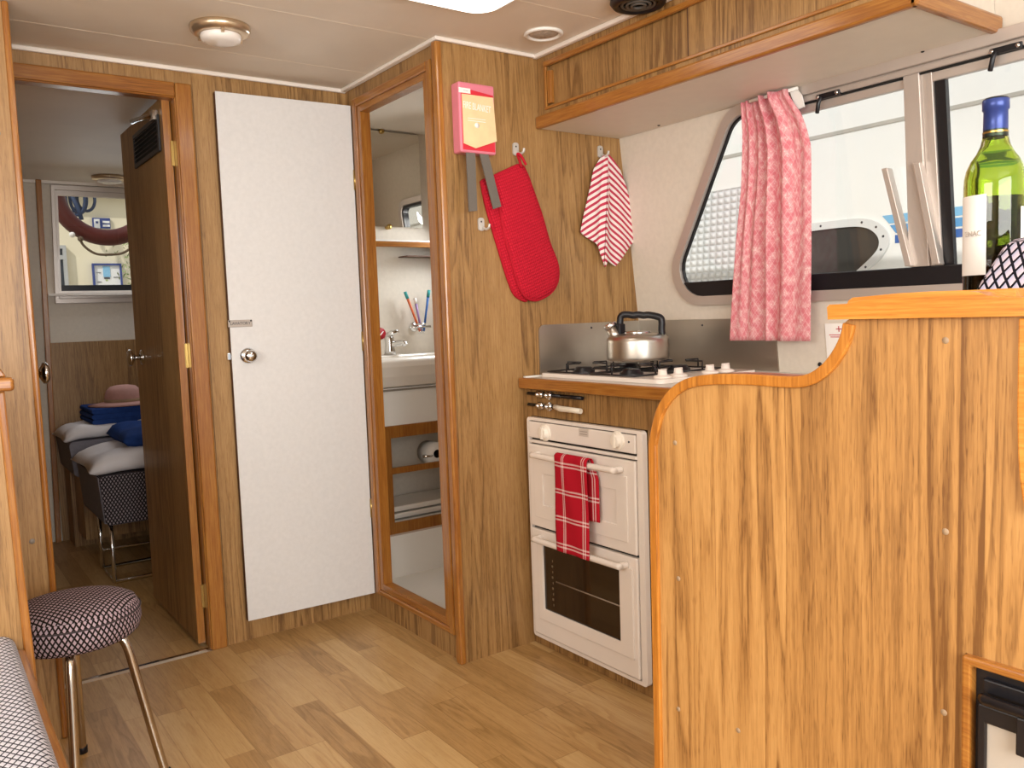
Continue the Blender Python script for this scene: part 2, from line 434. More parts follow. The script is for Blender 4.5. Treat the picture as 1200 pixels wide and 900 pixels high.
def curtain_mat():
    m, nt, p = base('pink_damask_cotton', '#d0606c', .9, spec=.1)
    u = uvsep(nt); s = .0215
    q1 = mth(nt, 'ADD', u[0], mth(nt, 'MULTIPLY', u[1], .8)); q2 = mth(nt, 'SUBTRACT', u[0], mth(nt, 'MULTIPLY', u[1], .8))
    ln = mth(nt, 'MAXIMUM', stripe(nt, q1, s, .1), stripe(nt, q2, s, .1))
    tc = node(nt, 'ShaderNodeTexCoord').outputs['UV']
    n = node(nt, 'ShaderNodeTexNoise', {'Vector': tc, 'Scale': 42.0, 'Detail': 3.0}).outputs['Fac']
    nn = node(nt, 'ShaderNodeMapRange', {'Value': n, 'From Min': .40, 'From Max': .66}).outputs[0]
    v = node(nt, 'ShaderNodeTexVoronoi', {'Vector': tc, 'Scale': 150.0}).outputs['Distance']
    pet = mth(nt, 'LESS_THAN', v, .33)
    a = mth(nt, 'MULTIPLY', mth(nt, 'MAXIMUM', mth(nt, 'MULTIPLY', ln, mth(nt, 'ADD', mth(nt, 'MULTIPLY', nn, .55), .3)), mth(nt, 'MULTIPLY', pet, nn)), .85)
    a = mth(nt, 'MAXIMUM', a, mth(nt, 'MULTIPLY', nn, .36))
    nt.links.new(mixc(nt, a, lin('#d67b84'), lin('#f3dcd8')), p.inputs['Base Color'])
    p.inputs['Transmission Weight'].default_value = 0
    return m
M_curtain = curtain_mat()
def pane(name='window_glass', tint=(.97,.98,.98,1), f=.06):
    m = bpy.data.materials.new(name); m.use_nodes = True; nt = m.node_tree; nt.nodes.clear()
    t = node(nt, 'ShaderNodeBsdfTransparent', {0: tint}); g = node(nt, 'ShaderNodeBsdfGlossy', {'Roughness': .02})
    x = node(nt, 'ShaderNodeMixShader', {0: f, 1: t.outputs[0], 2: g.outputs[0]}); o = node(nt, 'ShaderNodeOutputMaterial', {0: x.outputs[0]})
    return m
M_pane = pane()
M_green = base('green_bottle_glass', '#cfe277', .02, trans=1, ior=1.45)[0]
M_wine = base('red_wine', '#1d0510', .1, spec=.5)[0]
M_capsule = plain('blue_foil_capsule', '#2f3f7d', .3, var=.05, metal=.3)
M_ovenglass = base('dark_oven_glass', '#2a1d12', .06, coat=.3)[0]
M_mirror = base('mirror_silver', '#d8d4cb', .01, metal=1)[0]
M_fridge = plain('fridge_panel', '#b3aa9e', .4, var=.02)
M_yellow = plain('pale_yellow_render', '#f0e2c2', .9, var=.04, vs_=2)
M_buoy = plain('backlit_red_lifebuoy', '#541c15', .5, var=.2, vs_=6)  # backlit shade painted into the red, darker than the ring's own colour
M_rope = plain('weathered_rope', '#6b5a48', .9)
M_navy = plain('navy_sign', '#3d4c86', .6)
M_navyhose = plain('dark_blue_hose', '#25344f', .6)
M_sky = plain('pale_blue_print', '#8fc3e0', .6)
M_leaf = plain('olive_foliage', '#8a9364', .8, var=.3, vs_=6)
M_winframe = plain('grey_window_frame', '#b9b6b0', .6)
M_darkpane = base('dark_window_pane', '#3a4046', .08)[0]
M_st1 = plain('light_blue_stripe', '#7fb9dd', .35, var=.01)
M_st2 = plain('mid_blue_stripe', '#5c9bcc', .35, var=.01)
M_st3 = plain('deep_blue_stripe', '#3a66aa', .35, var=.01)
M_portglass = base('portlight_glass', '#3a3835', .12)[0]
def nonslip():
    m, nt, p = base('nonslip_gelcoat', '#dcdcda', .35)
    u = uvsep(nt); s = .075
    w = mth(nt, 'MULTIPLY', mth(nt, 'SINE', mth(nt, 'MULTIPLY', u[0], 2*PI/s)), mth(nt, 'SINE', mth(nt, 'MULTIPLY', u[1], 2*PI/(s*.8))))
    h = mth(nt, 'ABSOLUTE', w)
    nt.links.new(node(nt, 'ShaderNodeBump', {'Height': h, 'Strength': .5, 'Distance': .02}).outputs[0], p.inputs['Normal'])
    nt.links.new(mixc(nt, h, lin('#cfcfcd'), lin('#f0f0ee')), p.inputs['Base Color'])
    return m
M_nonslip = nonslip()
M_toothb = plain('blue_plastic', '#2f63a8', .4)
M_toothr = plain('orange_plastic', '#d9683a', .4)
M_toothp = plain('lilac_plastic', '#9b7fb0', .4)
M_bristle = plain('teal_bristles', '#3e9c9c', .8)
M_redstick = plain('red_sticker', '#b3202c', .5)

# ================================================================== SETTING
CZ = 1.93
BWY = 2.866
b = nb(); box(b, -1.4, 2.3, -1.6, 5.0, -.04, 0); struct('floor', b, M_floor)
b = nb(); box(b, -1.4, 2.35, -1.6, BWY, CZ, CZ+.05); box(b, 1.357, 2.35, BWY, 3.46, CZ, CZ+.05); struct('ceiling', b, M_ceil)
b = nb(); box(b, -1.4, 1.385, BWY+.03, 5.0, 1.86, 1.98); struct('ceiling_aft', b, M_ceil)
# back wall with the doorway to the aft cabin
DX0, DX1, DZ = .10, .757, 1.832
b = nb()
prism(b, [(-1.4,0),(DX0,0),(DX0,DZ),(DX1,DZ),(DX1,0),(1.36,0),(1.36,CZ),(-1.4,CZ)], 'y', BWY, BWY+.035)
struct('wall_back', b, M_oak)
b = nb(); box(b, .815, .878, BWY-.005, BWY, 0, CZ); struct('trim_1', b, M_oak)
# bathroom side wall with its door opening
b = nb()
prism(b, [(2.23,0),(BWY+.035,0),(BWY+.035,CZ),(2.23,CZ)], 'x', 1.357, 1.385, holes=[[(2.30,.122),(2.748,.122),(2.748,1.83),(2.30,1.83)]])
struct('wall_bathroom', b, M_oak)
b = nb(); box(b, 1.357, 1.385, BWY+.035, 3.46, 0, CZ); struct('wall_cabin', b, M_vinyl)
# bulkhead between bathroom and galley
b = nb(); prism(b, [(1.357,0),(HX(0),0),(HX(CZ),CZ),(1.357,CZ)], 'y', 2.2, 2.23); struct('wall_galley', b, M_oak)
b = nb(); box(b, -1.4, .256, 2.5, 2.53, 0, CZ); struct('wall_left_bulkhead', b, M_oak)
b = nb(); box(b, -1.44, -1.4, -1.6, 5.0, 0, CZ); struct('wall_left', b, M_vinyl)
b = nb(); box(b, .20, .23, BWY+.035, 4.9, 0, 1.86); struct('wall_aft_left', b, M_oak)
# window outlines on the sloping hull side, in (y, z)
WC = [(.10,1.70),(1.715,1.70),(2.09,1.106),(.10,1.106)]; WR = [.05,.11,.11,.05]
def wo(d): return rounded(inset(WC, d), [max(r-d*.8,.02) for r in WR], 8)
BW_ = [(2.93,1.69),(3.33,1.69),(3.33,1.25),(2.93,1.25)]   # bathroom window, seen in the mirror
def bo(d): return rounded(inset(BW_, d), .07-d, 6)
hf = lambda p, a: Vector((HX(p[1], a), p[0], p[1]))
b = nb(); prism(b, [(-1.6,-.02),(3.46,-.02),(3.46,1.98),(-1.6,1.98)], None, 0, -.02, fn=hf, holes=[wo(.012), bo(.01)])
struct('wall_right', b, M_vinyl)
# aft wall, window at Y=4.9
AY = 4.9
AW = [(.655,1.262),(1.30,1.262),(1.30,1.815),(.672,1.815)]
b = nb(); prism(b, [(-.2,0),(2.3,0),(2.3,1.86),(-.2,1.86)], 'y', AY, AY+.05, holes=[AW]); struct('wall_aft', b, M_vinyl)
b = nb(); box(b, .58, 2.3, AY-.012, AY-.001, 0, 1.035); struct('wall_aft_panel', b, M_oak)
b = nb(); box(b, -.2, .53, AY-.012, AY-.001, 0, 1.86); struct('wall_aft_side', b, M_oak)
b = nb(); box(b, 2.3, 2.34, 3.46, 5.0, 0, 1.9); box(b, 1.385, 2.34, 3.46, 3.5, 0, 1.93); struct('wall_cabin_right', b, M_vinyl)
b = nb(); prism(b, [(.545,0),(.571,0),(.612,1.86),(.586,1.86)], 'y', AY-.035, AY-.012); struct('trim_2', b, M_teak, bev=.004)
b = nb(); box(b, .2, 1.3, AY-.02, AY, 1.845, 1.86); struct('trim_3', b, M_coving)
# ceiling seams and coving
for i, y in enumerate((2.64, 2.233, 1.843, 1.44, 1.04)):
    b = nb(); box(b, -1.4, 1.70 if y < 2.2 else 1.34, y-.0022, y+.0022, CZ-.0004, CZ+.001); struct('trim_%d' % (4+i), b, M_seam)
b = nb(); box(b, -1.4, 1.357, BWY-.012, BWY, CZ-.014, CZ); struct('trim_9', b, M_coving, bev=.004)
b = nb(); box(b, 1.335, 1.357, 2.2, BWY, CZ-.012, CZ); struct('trim_10', b, M_coving, bev=.004)
b = nb(); box(b, 1.335, 1.722, 2.188, 2.2, CZ-.012, CZ); struct('trim_11', b, M_coving, bev=.004)
b = nb(); box(b, 1.704, 1.722, .93, 2.2, CZ-.014, CZ); struct('trim_12', b, M_coving, bev=.004)
# doorway casing
b = nb()
box(b, DX1, .808, BWY-.02, BWY, 0, 1.877); box(b, DX1-.004, DX1+.02, BWY-.012, BWY+.03, 0, DZ); box(b, .7535, DX1+.03, BWY+.03, 2.96, 0, 1.858)
struct('trim_13', b, M_teak, bev=.005)
b = nb()
box(b, DX0-.05, .7565, BWY-.02, BWY, DZ, 1.877); box(b, DX0, DX1, BWY-.012, BWY+.04, DZ-.004, DZ+.015)
struct('trim_14', b, M_teakw, bev=.005)
b = nb(); box(b, DX0-.05, DX0, BWY-.02, BWY, 0, 1.832); struct('trim_15', b, M_teak, bev=.005)
b = nb(); prism(b, [(BWY-.016,0),(BWY+.016,0),(BWY+.008,.006),(BWY-.008,.006)], 'x', DX0, DX1); struct('trim_16', b, M_chrome)
# left bulkhead edge
b = nb(); box(b, .256, .272, 2.492, 2.538, 0, CZ); struct('trim_17', b, M_teak, bev=.006)
o = b = nb(); 
for z in (.55, 1.60): lathe(b, [(0,-.001),(.007,-.001),(.007,.0)], (.225, 2.5, z), 'y', 12)
struct('trim_18', b, plain('screw_cap_grey', '#8f8478', .5))
# bathroom door casing: two-step moulding
def casing(name, d, y0, y1, z0, z1, iy0, iy1, iz0, iz1, mv, mh, n):
    b = nb(); box(b, 1.357-d, 1.357, iy1, y1, z0, z1); box(b, 1.357-d, 1.357, y0, iy0, z0, z1); struct('trim_%d' % n, b, mv, bev=.004)
    b = nb(); box(b, 1.357-d, 1.357, iy0, iy1, iz1, z1); box(b, 1.357-d, 1.357, iy0, iy1, z0, iz0); struct('trim_%d' % (n+1), b, mh, bev=.004)
casing('a', .010, 2.247, 2.800, .078, 1.880, 2.275, 2.772, .098, 1.850, M_teak, M_teakx, 19)
casing('b', .004, 2.275, 2.772, .098, 1.850, 2.298, 2.748, .120, 1.832, M_teak, M_teakx, 21)
b = nb()
for y0, y1 in ((2.298,2.302),(2.744,2.748)): box(b, 1.353, 1.39, y0, y1, .12, 1.832)
box(b, 1.353, 1.39, 2.302, 2.744, .12, .124); box(b, 1.353, 1.39, 2.302, 2.744, 1.828, 1.832); struct('trim_23', b, M_teak)
b = nb(); box(b, 1.336, 1.359, 2.192, 2.222, 0, 1.918); struct('trim_24', b, M_teak, bev=.006)

# ---- galley window
T = lambda d, o1, o2, name, mat, par: None
b = nb(); prism(b, wo(0), None, -.004, .016, fn=hf, holes=[wo(.03)])
win = struct('window_1', b, M_alu, bev=.003)
b = nb(); prism(b, wo(.03), None, -.006, .004, fn=hf, holes=[wo(.036)]); obj('gasket', b, M_black, win)
b = nb(); prism(b, wo(.012), None, -.012, -.008, fn=hf); obj('pane', b, M_pane, win)
def hbar(b, y0, y1, z0, z1, o0, o1): prism(b, [(y0,z0),(y1,z0),(y1,z1),(y0,z1)], None, o0, o1, fn=hf)
b = nb(); wp_ = [p for p in wo(.030) if p[1] < 1.18]; yy = max(p[0] for p in wo(.030) if p[1] < 1.30 and p[1] > 1.10)
wq = wo(.030); yl = [a for a in zip(wq, wq[1:]) if (a[0][1]-1.184)*(a[1][1]-1.184) < 0 and a[0][0] > 1.5][0]; k_ = (1.184-yl[0][1])/(yl[1][1]-yl[0][1]); yc = yl[0][0]+(yl[1][0]-yl[0][0])*k_
lowp = [p for p in wq if p[1] < 1.184 and p[0] > 1.0]
prism(b, [(yc,1.184)] + lowp + [(.14,1.137),(.14,1.184)], None, -.006, .012, fn=hf); obj('sill_channel', b, M_black, win, bev=.003)
b = nb(); hbar(b, .14, 1.56, 1.672, 1.702, .004, .030); hbar(b, .14, 1.56, 1.655, 1.669, .004, .022); obj('top_rail', b, M_alu, win, bev=.002)
b = nb(); hbar(b, .14, 1.56, 1.650, 1.656, .0, .016); obj('rail_gap', b, M_gap, win)
b = nb(); hbar(b, 1.15, 1.53, 1.628, 1.650, -.004, .012); hbar(b, .14, 1.09, 1.628, 1.650, -.004, .012); obj('sash_rail', b, M_alu, win, bev=.002)
b = nb(); prism(b, [(1.170,1.184),(1.118,1.184),(1.118,1.655),(1.158,1.655)], None, -.004, .020, fn=hf); obj('mullion', b, M_alu, win, bev=.002)
b = nb(); prism(b, [(1.118,1.184),(1.088,1.184),(1.090,1.655),(1.118,1.655)], None, -.004, .012, fn=hf); obj('mullion', b, M_alu, win, bev=.002)
b = nb(); hbar(b, 1.062, 1.088, 1.184, 1.632, -.010, .006); obj('pane_edge', b, M_black, win)
for y0, y1, w in ((1.205, 1.155, .018), (1.120, 1.083, .020)):
    b = nb(); prism(b, [(y1,1.186),(y1+w,1.186),(y0+w*.9,1.44),(y0,1.44)], None, .010, .036, fn=hf); obj('pull_handle', b, M_alu, win, bev=.002)
for y in (1.365, .915):
    b = nb(); hbar(b, y-.035, y+.035, 1.650, 1.664, .012, .026)
    tube(b, [hf((y+.02,1.655), .028), hf((y+.024,1.640), .034), hf((y+.032,1.614), .032)], .006, 8)
    l = obj('latch', b, M_black, win, bev=.003)
    for s in (-.026, .03):
        b = nb(); lathe(b, [(0,-.028),(.005,-.028),(.005,-.024)], hf((y+s,1.657), 0), 'x', 10); obj('rivet', b, M_chrome, l)
# bathroom window
b = nb(); prism(b, bo(0), None, -.004, .016, fn=hf, holes=[bo(.03)]); w3 = struct('window_3', b, M_alu, bev=.003)
b = nb(); prism(b, bo(.03), None, -.02, .010, fn=hf, holes=[bo(.042)]); obj('gasket', b, M_black, w3)
b = nb(); prism(b, bo(.012), None, -.012, -.008, fn=hf); obj('pane', b, M_pane, w3)
# aft window
b = nb(); prism(b, [(.632,1.235),(1.33,1.235),(1.33,1.842),(.653,1.842)], 'y', AY-.014, AY, holes=[AW]); w2 = struct('window_2', b, M_alu, bev=.003)
A2 = inset(AW, .0); b = nb(); prism(b, AW, 'y', AY-.006, AY+.02, holes=[[(.666,1.30),(1.275,1.30),(1.275,1.79),(.684,1.79)]]); obj('inner_frame', b, M_alu, w2)
b = nb(); box(b, .668, 1.275, AY-.004, AY+.018, 1.30, 1.33); obj('sill_channel', b, M_black, w2)
b = nb(); box(b, .66, 1.28, AY+.022, AY+.026, 1.29, 1.80); obj('pane', b, M_pane, w2)
b = nb(); box(b, .60, 1.33, AY-.045, AY, 1.275, 1.287); obj('window_sill', b, M_coving, w2)

# ---- cream bathroom door folded back on the wall
da = math.atan2(-.026, .468); hp = Vector((1.350, 2.813, 0))
dx = Vector((-math.cos(da), -math.sin(da), 0)); dn = Vector((-dx.y, dx.x, 0))
if dn.y > 0: dn = -dn
def D(s, n, z): return hp + dx*s + dn*n + Vector((0,0,z))
DW = .470; DZ0, DZ1 = .075, 1.862
def dbox(b, s0, s1, n0, n1, z0, z1):
    v = [b.verts.new(D(s, n, z)) for z in (z0,z1) for s, n in ((s0,n0),(s1,n0),(s1,n1),(s0,n1))]
    for q in ((0,3,2,1),(4,5,6,7),(0,1,5,4),(1,2,6,5),(2,3,7,6),(3,0,4,7)): face(b, [v[i] for i in q])
b = nb(); dbox(b, 0, DW, -.002, .0, DZ0, DZ1); dr = struct('door_1', b, M_door)
b = nb(); dbox(b, .0, DW+.0008, -.022, -.002, DZ0+.001, DZ1-.001); obj('door_core', b, M_dkbrown, dr)
kp = onY(2.82, 292, 417); ks = (Vector((kp.x,kp.y,0))-hp).dot(dx)
b = nb(); Rk = Matrix((dx, Vector((0,0,1)), dn)).transposed()
lathe(b, [(0,.0),(.027,.0),(.027,.004),(.022,.009),(.011,.011)], D(ks,0,kp.z), 'z', 28, R=Rk); kn = obj('door_knob', b, M_chrome, dr)
b = nb(); lathe(b, [(.008,.008),(.009,.022),(.017,.028),(.021,.036),(.0205,.043),(.015,.050),(0,.053)], D(ks,0,kp.z), 'z', 28, R=Rk); obj('knob_head', b, M_chrome, kn)
lz = onY(2.82, 283, 379); ls = (Vector((lz.x,lz.y,0))-hp).dot(dx)
b = nb(); dbox(b, ls-.040, ls+.040, 0, .003, lz.z-.012, lz.z+.012); lk = obj('lock_plate', b, plain('dark_pewter_plate', '#a79c92', .4, metal=.4), dr, bev=.001)
b = nb(); text_mesh(b, 'LAVATORY', .0135, frame4(D(ls,.0034,lz.z), -dx, (0,0,1))); obj('lettering', b, M_ink, lk)
b = nb()
for q in (-.036,.036):
    b = nb(); lathe(b, [(0,.0045),(.003,.004),(.003,.003)], D(ls+q,0,lz.z+.008), 'z', 8, R=Rk); obj('screw', b, M_black, lk)
b = nb(); dbox(b, DW-.006, DW+.012, -.018, -.008, kp.z-.012, kp.z+.012); obj('latch_bolt', b, M_chrome, dr, bev=.002)
for z in (.40, 1.02, 1.60):
    b = nb(); lathe(b, [(0,z-.035),(.005,z-.035),(.005,z+.035),(0,z+.035)], (1.350, 2.806, 0), 'z', 10); obj('hinge', b, M_brass, dr)

# ---- aft cabin door, swung open into the cabin
b = nb(); box(b, .724, .748, 2.915, 3.53, .018, 1.838); d2 = struct('door_2', b, M_oak, bev=.002)
b = nb(); box(b, .7245, .7485, 2.897, 2.915, .018, 1.838); obj('door_edge', b, M_teak, d2)
v0 = onX(.72, 157, 163); v1 = onX(.72, 188, 184)
b = nb(); 
prism(b, [(v1.y-.006,1.672),(v0.y+.006,1.672),(v0.y+.006,1.79),(v1.y-.006,1.79)], 'x', .716, .724, holes=[[(v1.y+.012,1.688),(v0.y-.012,1.688),(v0.y-.012,1.774),(v1.y+.012,1.774)]])
vg = obj('vent_grille', b, M_black, d2, bev=.002)
b = nb(); box(b, .719, .7215, v1.y+.01, v0.y-.01, 1.686, 1.776); obj('vent_back', b, M_gap, vg)
for k in range(6):
    b = nb(); zz = 1.696 + k*.0142; prism(b, [(.7145,zz),(.7205,zz+.008),(.7205,zz+.010),(.7145,zz+.002)], 'y', v1.y+.012, v0.y-.012); obj('slat', b, M_black, vg)
kq = onX(.70, 160, 419)
b = nb(); lathe(b, [(0,.0),(.028,.0),(.027,-.006),(.012,-.010)], (.722, kq.y, kq.z), 'x', 24); k2 = obj('door_knob', b, M_chrome, d2)
b = nb(); lathe(b, [(.009,-.006),(.009,-.026),(.016,-.032),(.030,-.040),(.031,-.048),(.022,-.054),(0,-.056)], (.722, kq.y, kq.z), 'x', 24); obj('knob_head', b, M_chrome, k2)
for z in (.18, 1.00, 1.66):
    b = nb(); box(b, .7435, .7525, 2.891, 2.897, z-.040, z+.040); obj('hinge', b, M_brass, d2)
b = nb(); tube(b, [(.715,2.96,1.79),(.70,3.02,1.795),(.68,3.12,1.80)], .009, 8); box(b, .705,.722,2.94,2.98,1.775,1.805); obj('door_stay', b, M_chrome, d2)
# wardrobe door at the left of the cabin passage
b = nb(); box(b, .23, .252, 3.0, 3.55, .03, 1.83); d3 = struct('door_3', b, M_oak, bev=.002)
kq = onX(.33, 55, 437)
b = nb(); lathe(b, [(.009,0),(.009,.055),(.018,.060),(.031,.067),(.032,.077),(.022,.084),(0,.086)], (.252, kq.y, kq.z), 'x', 24); obj('door_knob', b, M_chrome, d3)

# ================================================================== CEILING FITTINGS
lc = onZ(CZ, 258, 31)
t = thing('ceiling_lamp', 'round flush ceiling lamp with opal dome and champagne ring, above the cream door', 'lamp', (lc.x, lc.y, CZ))
b = nb(); lathe(b, [(.04,0),(.080,0),(.082,-.006),(.080,-.018),(.070,-.024),(.056,-.026),(.052,-.020),(.04,-.012)], lc, 'z', 48); obj('ring', b, M_gold, t)
b = nb(); lathe(b, [(.052,-.016),(.056,-.030),(.052,-.040),(.036,-.046),(0,-.048)], lc, 'z', 40); obj('diffuser', b, M_opal, t)
for a in (.3, 2.4, 4.5):
    b = nb(); box(b, lc.x+.063*math.cos(a)-.004, lc.x+.063*math.cos(a)+.004, lc.y+.063*math.sin(a)-.004, lc.y+.063*math.sin(a)+.004, CZ-.034, CZ-.022); obj('clip', b, M_gold, t)
vc = onZ(CZ, 637, 39)
t = thing('ceiling_vent', 'small white round ventilator let into the ceiling beside the galley bulkhead', 'vent', (vc.x, vc.y, CZ))
b = nb(); lathe(b, [(.040,.0),(.058,0),(.059,-.004),(.054,-.008),(.047,-.007),(.044,-.001)], vc, 'z', 40); obj('ring', b, M_whitew, t)
b = nb(); lathe(b, [(.046,-.0015),(.030,-.006),(0,-.008)], vc, 'z', 32); obj('grille', b, plain('vent_grey', '#b9ada0', .6, var=.25, vs_=90), t)
fc = onZ(CZ, 748, -3)
t = thing('ceiling_speaker', 'black round grille fitting on the ceiling next to the overhead locker', 'speaker', (fc.x, fc.y, CZ))
b = nb(); lathe(b, [(.04,0),(.074,0),(.076,-.012),(.068,-.022),(.056,-.024),(.050,-.014)], fc, 'z', 44); obj('rim', b, M_black, t)
for k in range(3):
    rr = .044 - k*.013; b = nb(); tube(b, [fc+Vector((rr*math.cos(2*PI*j/28), rr*math.sin(2*PI*j/28), -.017-k*.002)) for j in range(28)], .0045, 8, closed=True); obj('grille_ring', b, plain('grille_grey%d' % k, '#55504a', .4), t)
b = nb(); lathe(b, [(.05,-.010),(0,-.011)], fc, 'z', 24); obj('backing', b, M_gap, t)
for k in range(2):
    b = nb(); a = k*PI/2; c, s = math.cos(a)*.05, math.sin(a)*.05; tube(b, [fc+Vector((c,s,-.016)), fc+Vector((-c,-s,-.016))], .003, 6); obj('spoke', b, M_black, t)
t = thing('roof_hatch', 'glowing white rounded roof hatch panel at the top edge of the picture', 'hatch', (1.13, 1.72, CZ))
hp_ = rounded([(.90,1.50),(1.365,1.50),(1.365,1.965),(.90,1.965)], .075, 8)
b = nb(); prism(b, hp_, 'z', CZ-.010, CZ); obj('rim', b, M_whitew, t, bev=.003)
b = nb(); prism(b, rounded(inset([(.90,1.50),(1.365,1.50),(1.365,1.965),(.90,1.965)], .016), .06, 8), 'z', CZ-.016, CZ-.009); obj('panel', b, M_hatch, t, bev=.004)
al_ = onZ(1.86, 128, 207)
t = thing('ceiling_lamp', 'small round ceiling lamp inside the dim aft cabin', 'lamp', (al_.x, al_.y, 1.86))
b = nb(); lathe(b, [(.05,0),(.082,0),(.082,-.014),(.066,-.022),(.05,-.02)], al_, 'z', 40); obj('ring', b, M_gold, t)
b = nb(); lathe(b, [(.058,-.014),(.054,-.030),(.03,-.036),(0,-.037)], al_, 'z', 32); obj('diffuser', b, M_opal, t)

# ================================================================== OVERHEAD LOCKER
t = thing('overhead_locker', 'long oak overhead locker with teak lipping above the galley window', 'locker', (1.9, 1.56, 1.69))
LX, LY0, LY1, LZ = 1.722, .945, 2.2, 1.70
b = nb()
box(b, LX, LX+.02, LY0, LY1, 1.892, CZ-.001); box(b, LX, LX+.02, LY0, LY1, LZ+.03, 1.752); box(b, LX, LX+.02, 2.155, LY1-.001, 1.752, 1.892); box(b, LX, LX+.02, LY0, .99, 1.752, 1.892)
obj('front_frame', b, M_oak, t)
b = nb(); prism(b, [(LX+.02,LZ+.006),(HX(LZ)-.003,LZ+.006),(HX(CZ)-.003,CZ-.001),(LX+.02,CZ-.001)], 'y', LY0, LY0+.015); obj('end_panel', b, M_vinyl, t)
b = nb(); prism(b, [(LX,LZ-.002),(HX(LZ)-.003,LZ-.002),(HX(LZ)-.004,LZ+.008),(LX,LZ+.008)], 'y', LY0, LY1-.001); obj('soffit', b, M_soffit, t)
b = nb(); box(b, LX-.016, LX+.004, LY0-.016, LY1-.001, LZ-.006, LZ+.034); obj('front_lipping', b, M_teakx, t, bev=.006)
b = nb(); box(b, LX-.016, HX(LZ)-.004, LY0-.018, LY0+.002, LZ-.006, LZ+.034); obj('end_lipping', b, M_teakw, t, bev=.006)
b = nb(); box(b, LX+.012, LX+.018, 1.540, 2.155, 1.752, 1.892); d = obj('sliding_door', b, M_oak, t)
b = nb(); box(b, LX-.004, LX+.012, 2.128, 2.146, 1.765, 1.868); obj('door_pull', b, M_teak, d, bev=.003)
b = nb(); box(b, LX+.004, LX+.010, .99, 1.555, 1.752, 1.892); d = obj('sliding_door', b, M_oak, t)
b = nb(); box(b, LX+.0035, LX+.012, 1.555, 1.559, 1.752, 1.892); obj('door_edge', b, M_dkbrown, d)
b = nb(); box(b, LX-.008, LX+.004, 1.00, 1.018, 1.765, 1.868); obj('door_pull', b, M_teak, d, bev=.003)
b = nb(); box(b, LX-.008, LX+.004, .985, 2.16, 1.882, 1.899); obj('upper_track', b, M_teakx, t, bev=.003)
b = nb(); box(b, LX-.006, LX+.004, .985, 2.16, 1.748, 1.757); obj('lower_track', b, M_teakx, t, bev=.002)
b = nb(); box(b, LX-.005, LX+.004, 2.150, 2.16, 1.757, 1.882); obj('side_bead', b, M_teak, t, bev=.002)
for y in (1.1, 1.98):
    b = nb(); lathe(b, [(0,-.003),(.004,-.002),(.005,0)], (HX(LZ)-.03, y, LZ-.002), 'z', 8); obj('screw', b, M_gap, t)

# ================================================================== GALLEY
GX = 1.633
t = thing('galley_cabinet', 'oak galley cabinet housing the white built-in oven', 'cabinet', (1.9, 1.8, 0))
b = nb()
box(b, GX, GX+.018, 1.02, 2.199, .768, .860); box(b, GX, GX+.018, 2.176, 2.199, .036, .768); box(b, GX, GX+.018, 1.02, 1.644, .036, .768)
obj('front_panel', b, M_oak, t)
b = nb(); box(b, GX+.001, GX+.017, 1.02, 2.199, 0.001, .036); obj('plinth', b, M_oak, t)
b = nb(); prism(b, [(GX+.018,.001),(HX(.0)-.08,.001),(HX(.86)-.08,.859),(GX+.018,.859)], 'y', 1.02, 1.04); obj('end_panel', b, M_oak, t)
WZ = .892
t = thing('worktop', 'pale galley worktop with a teak front lipping running along the hull side', 'worktop', (1.9, 1.6, .86))
b = nb(); prism(b, [(GX-.014,.861),(HX(.861)-.003,.861),(HX(WZ)-.003,WZ),(GX-.014,WZ)], 'y', .72, 2.197); obj('slab', b, M_worktop, t)
b = nb(); box(b, GX-.034, GX-.014, .72, 2.197, .858, WZ+.001); obj('lipping', b, M_teakx, t, bev=.005)
b = nb(); box(b, GX-.012, 2.1, 2.183, 2.1945, WZ, WZ+.004); obj('sealant', b, M_whitew, t)
# splashback folded round the corner
b = nb(); pl = [(1.692,WZ+.003),(1.692,1.060),(2.150,1.060),(2.168,WZ+.003)]
prism(b, rounded(pl, [0,.022,0,0], 6), 'y', 2.1955, 2.199)
prism(b, [(1.610,WZ+.003),(2.1955,WZ+.003),(2.1955,1.060),(1.610,1.060)], None, .001, .004, fn=hf)
sp = obj('splashback', b, M_steel, org=(1.9, 2.0, WZ)); tag(sp, 'brushed steel splashback folded round the corner behind the kettle', 'splashback')
for x, y in ((693,384),(752,382)):
    b = nb(); p = onY(2.195, x, y); lathe(b, [(0,-.0025),(.003,-.002),(.004,.0)], p, 'y', 8); obj('screw', b, M_ink, sp)
b = nb(); p = onH(823, 381, .004); lathe(b, [(0,-.002),(.003,-.002),(.004,.0)], p, 'x', 8); obj('screw', b, M_ink, sp)

# ---- oven
t = thing('oven', 'white built-in gas oven and grill in the galley cabinet', 'oven', (GX, 1.91, .035))
OY0, OY1, OZ0, OZ1 = 1.646, 2.174, .037, .766; FX = GX-.020
b = nb(); oo = rounded([(OY0,OZ0),(OY1,OZ0),(OY1,OZ1),(OY0,OZ1)], .012, 5); oi = [(OY0+.022,OZ0+.012),(OY1-.010,OZ0+.012),(OY1-.010,OZ1-.010),(OY0+.022,OZ1-.010)]
prism(b, oo, 'x', FX, GX-.001, holes=[oi]); obj('surround', b, M_white, t, bev=.003)
b = nb(); box(b, FX+.012, FX+.016, OY0+.022, OY1-.010, OZ0+.012, OZ1-.010); obj('shadow_gap', b, M_gap, t)
y0, y1 = OY0+.026, OY1-.012
b = nb(); box(b, FX-.002, FX+.012, y0, y1, .700, OZ1-.013); cp = obj('control_panel', b, M_white, t, bev=.003)
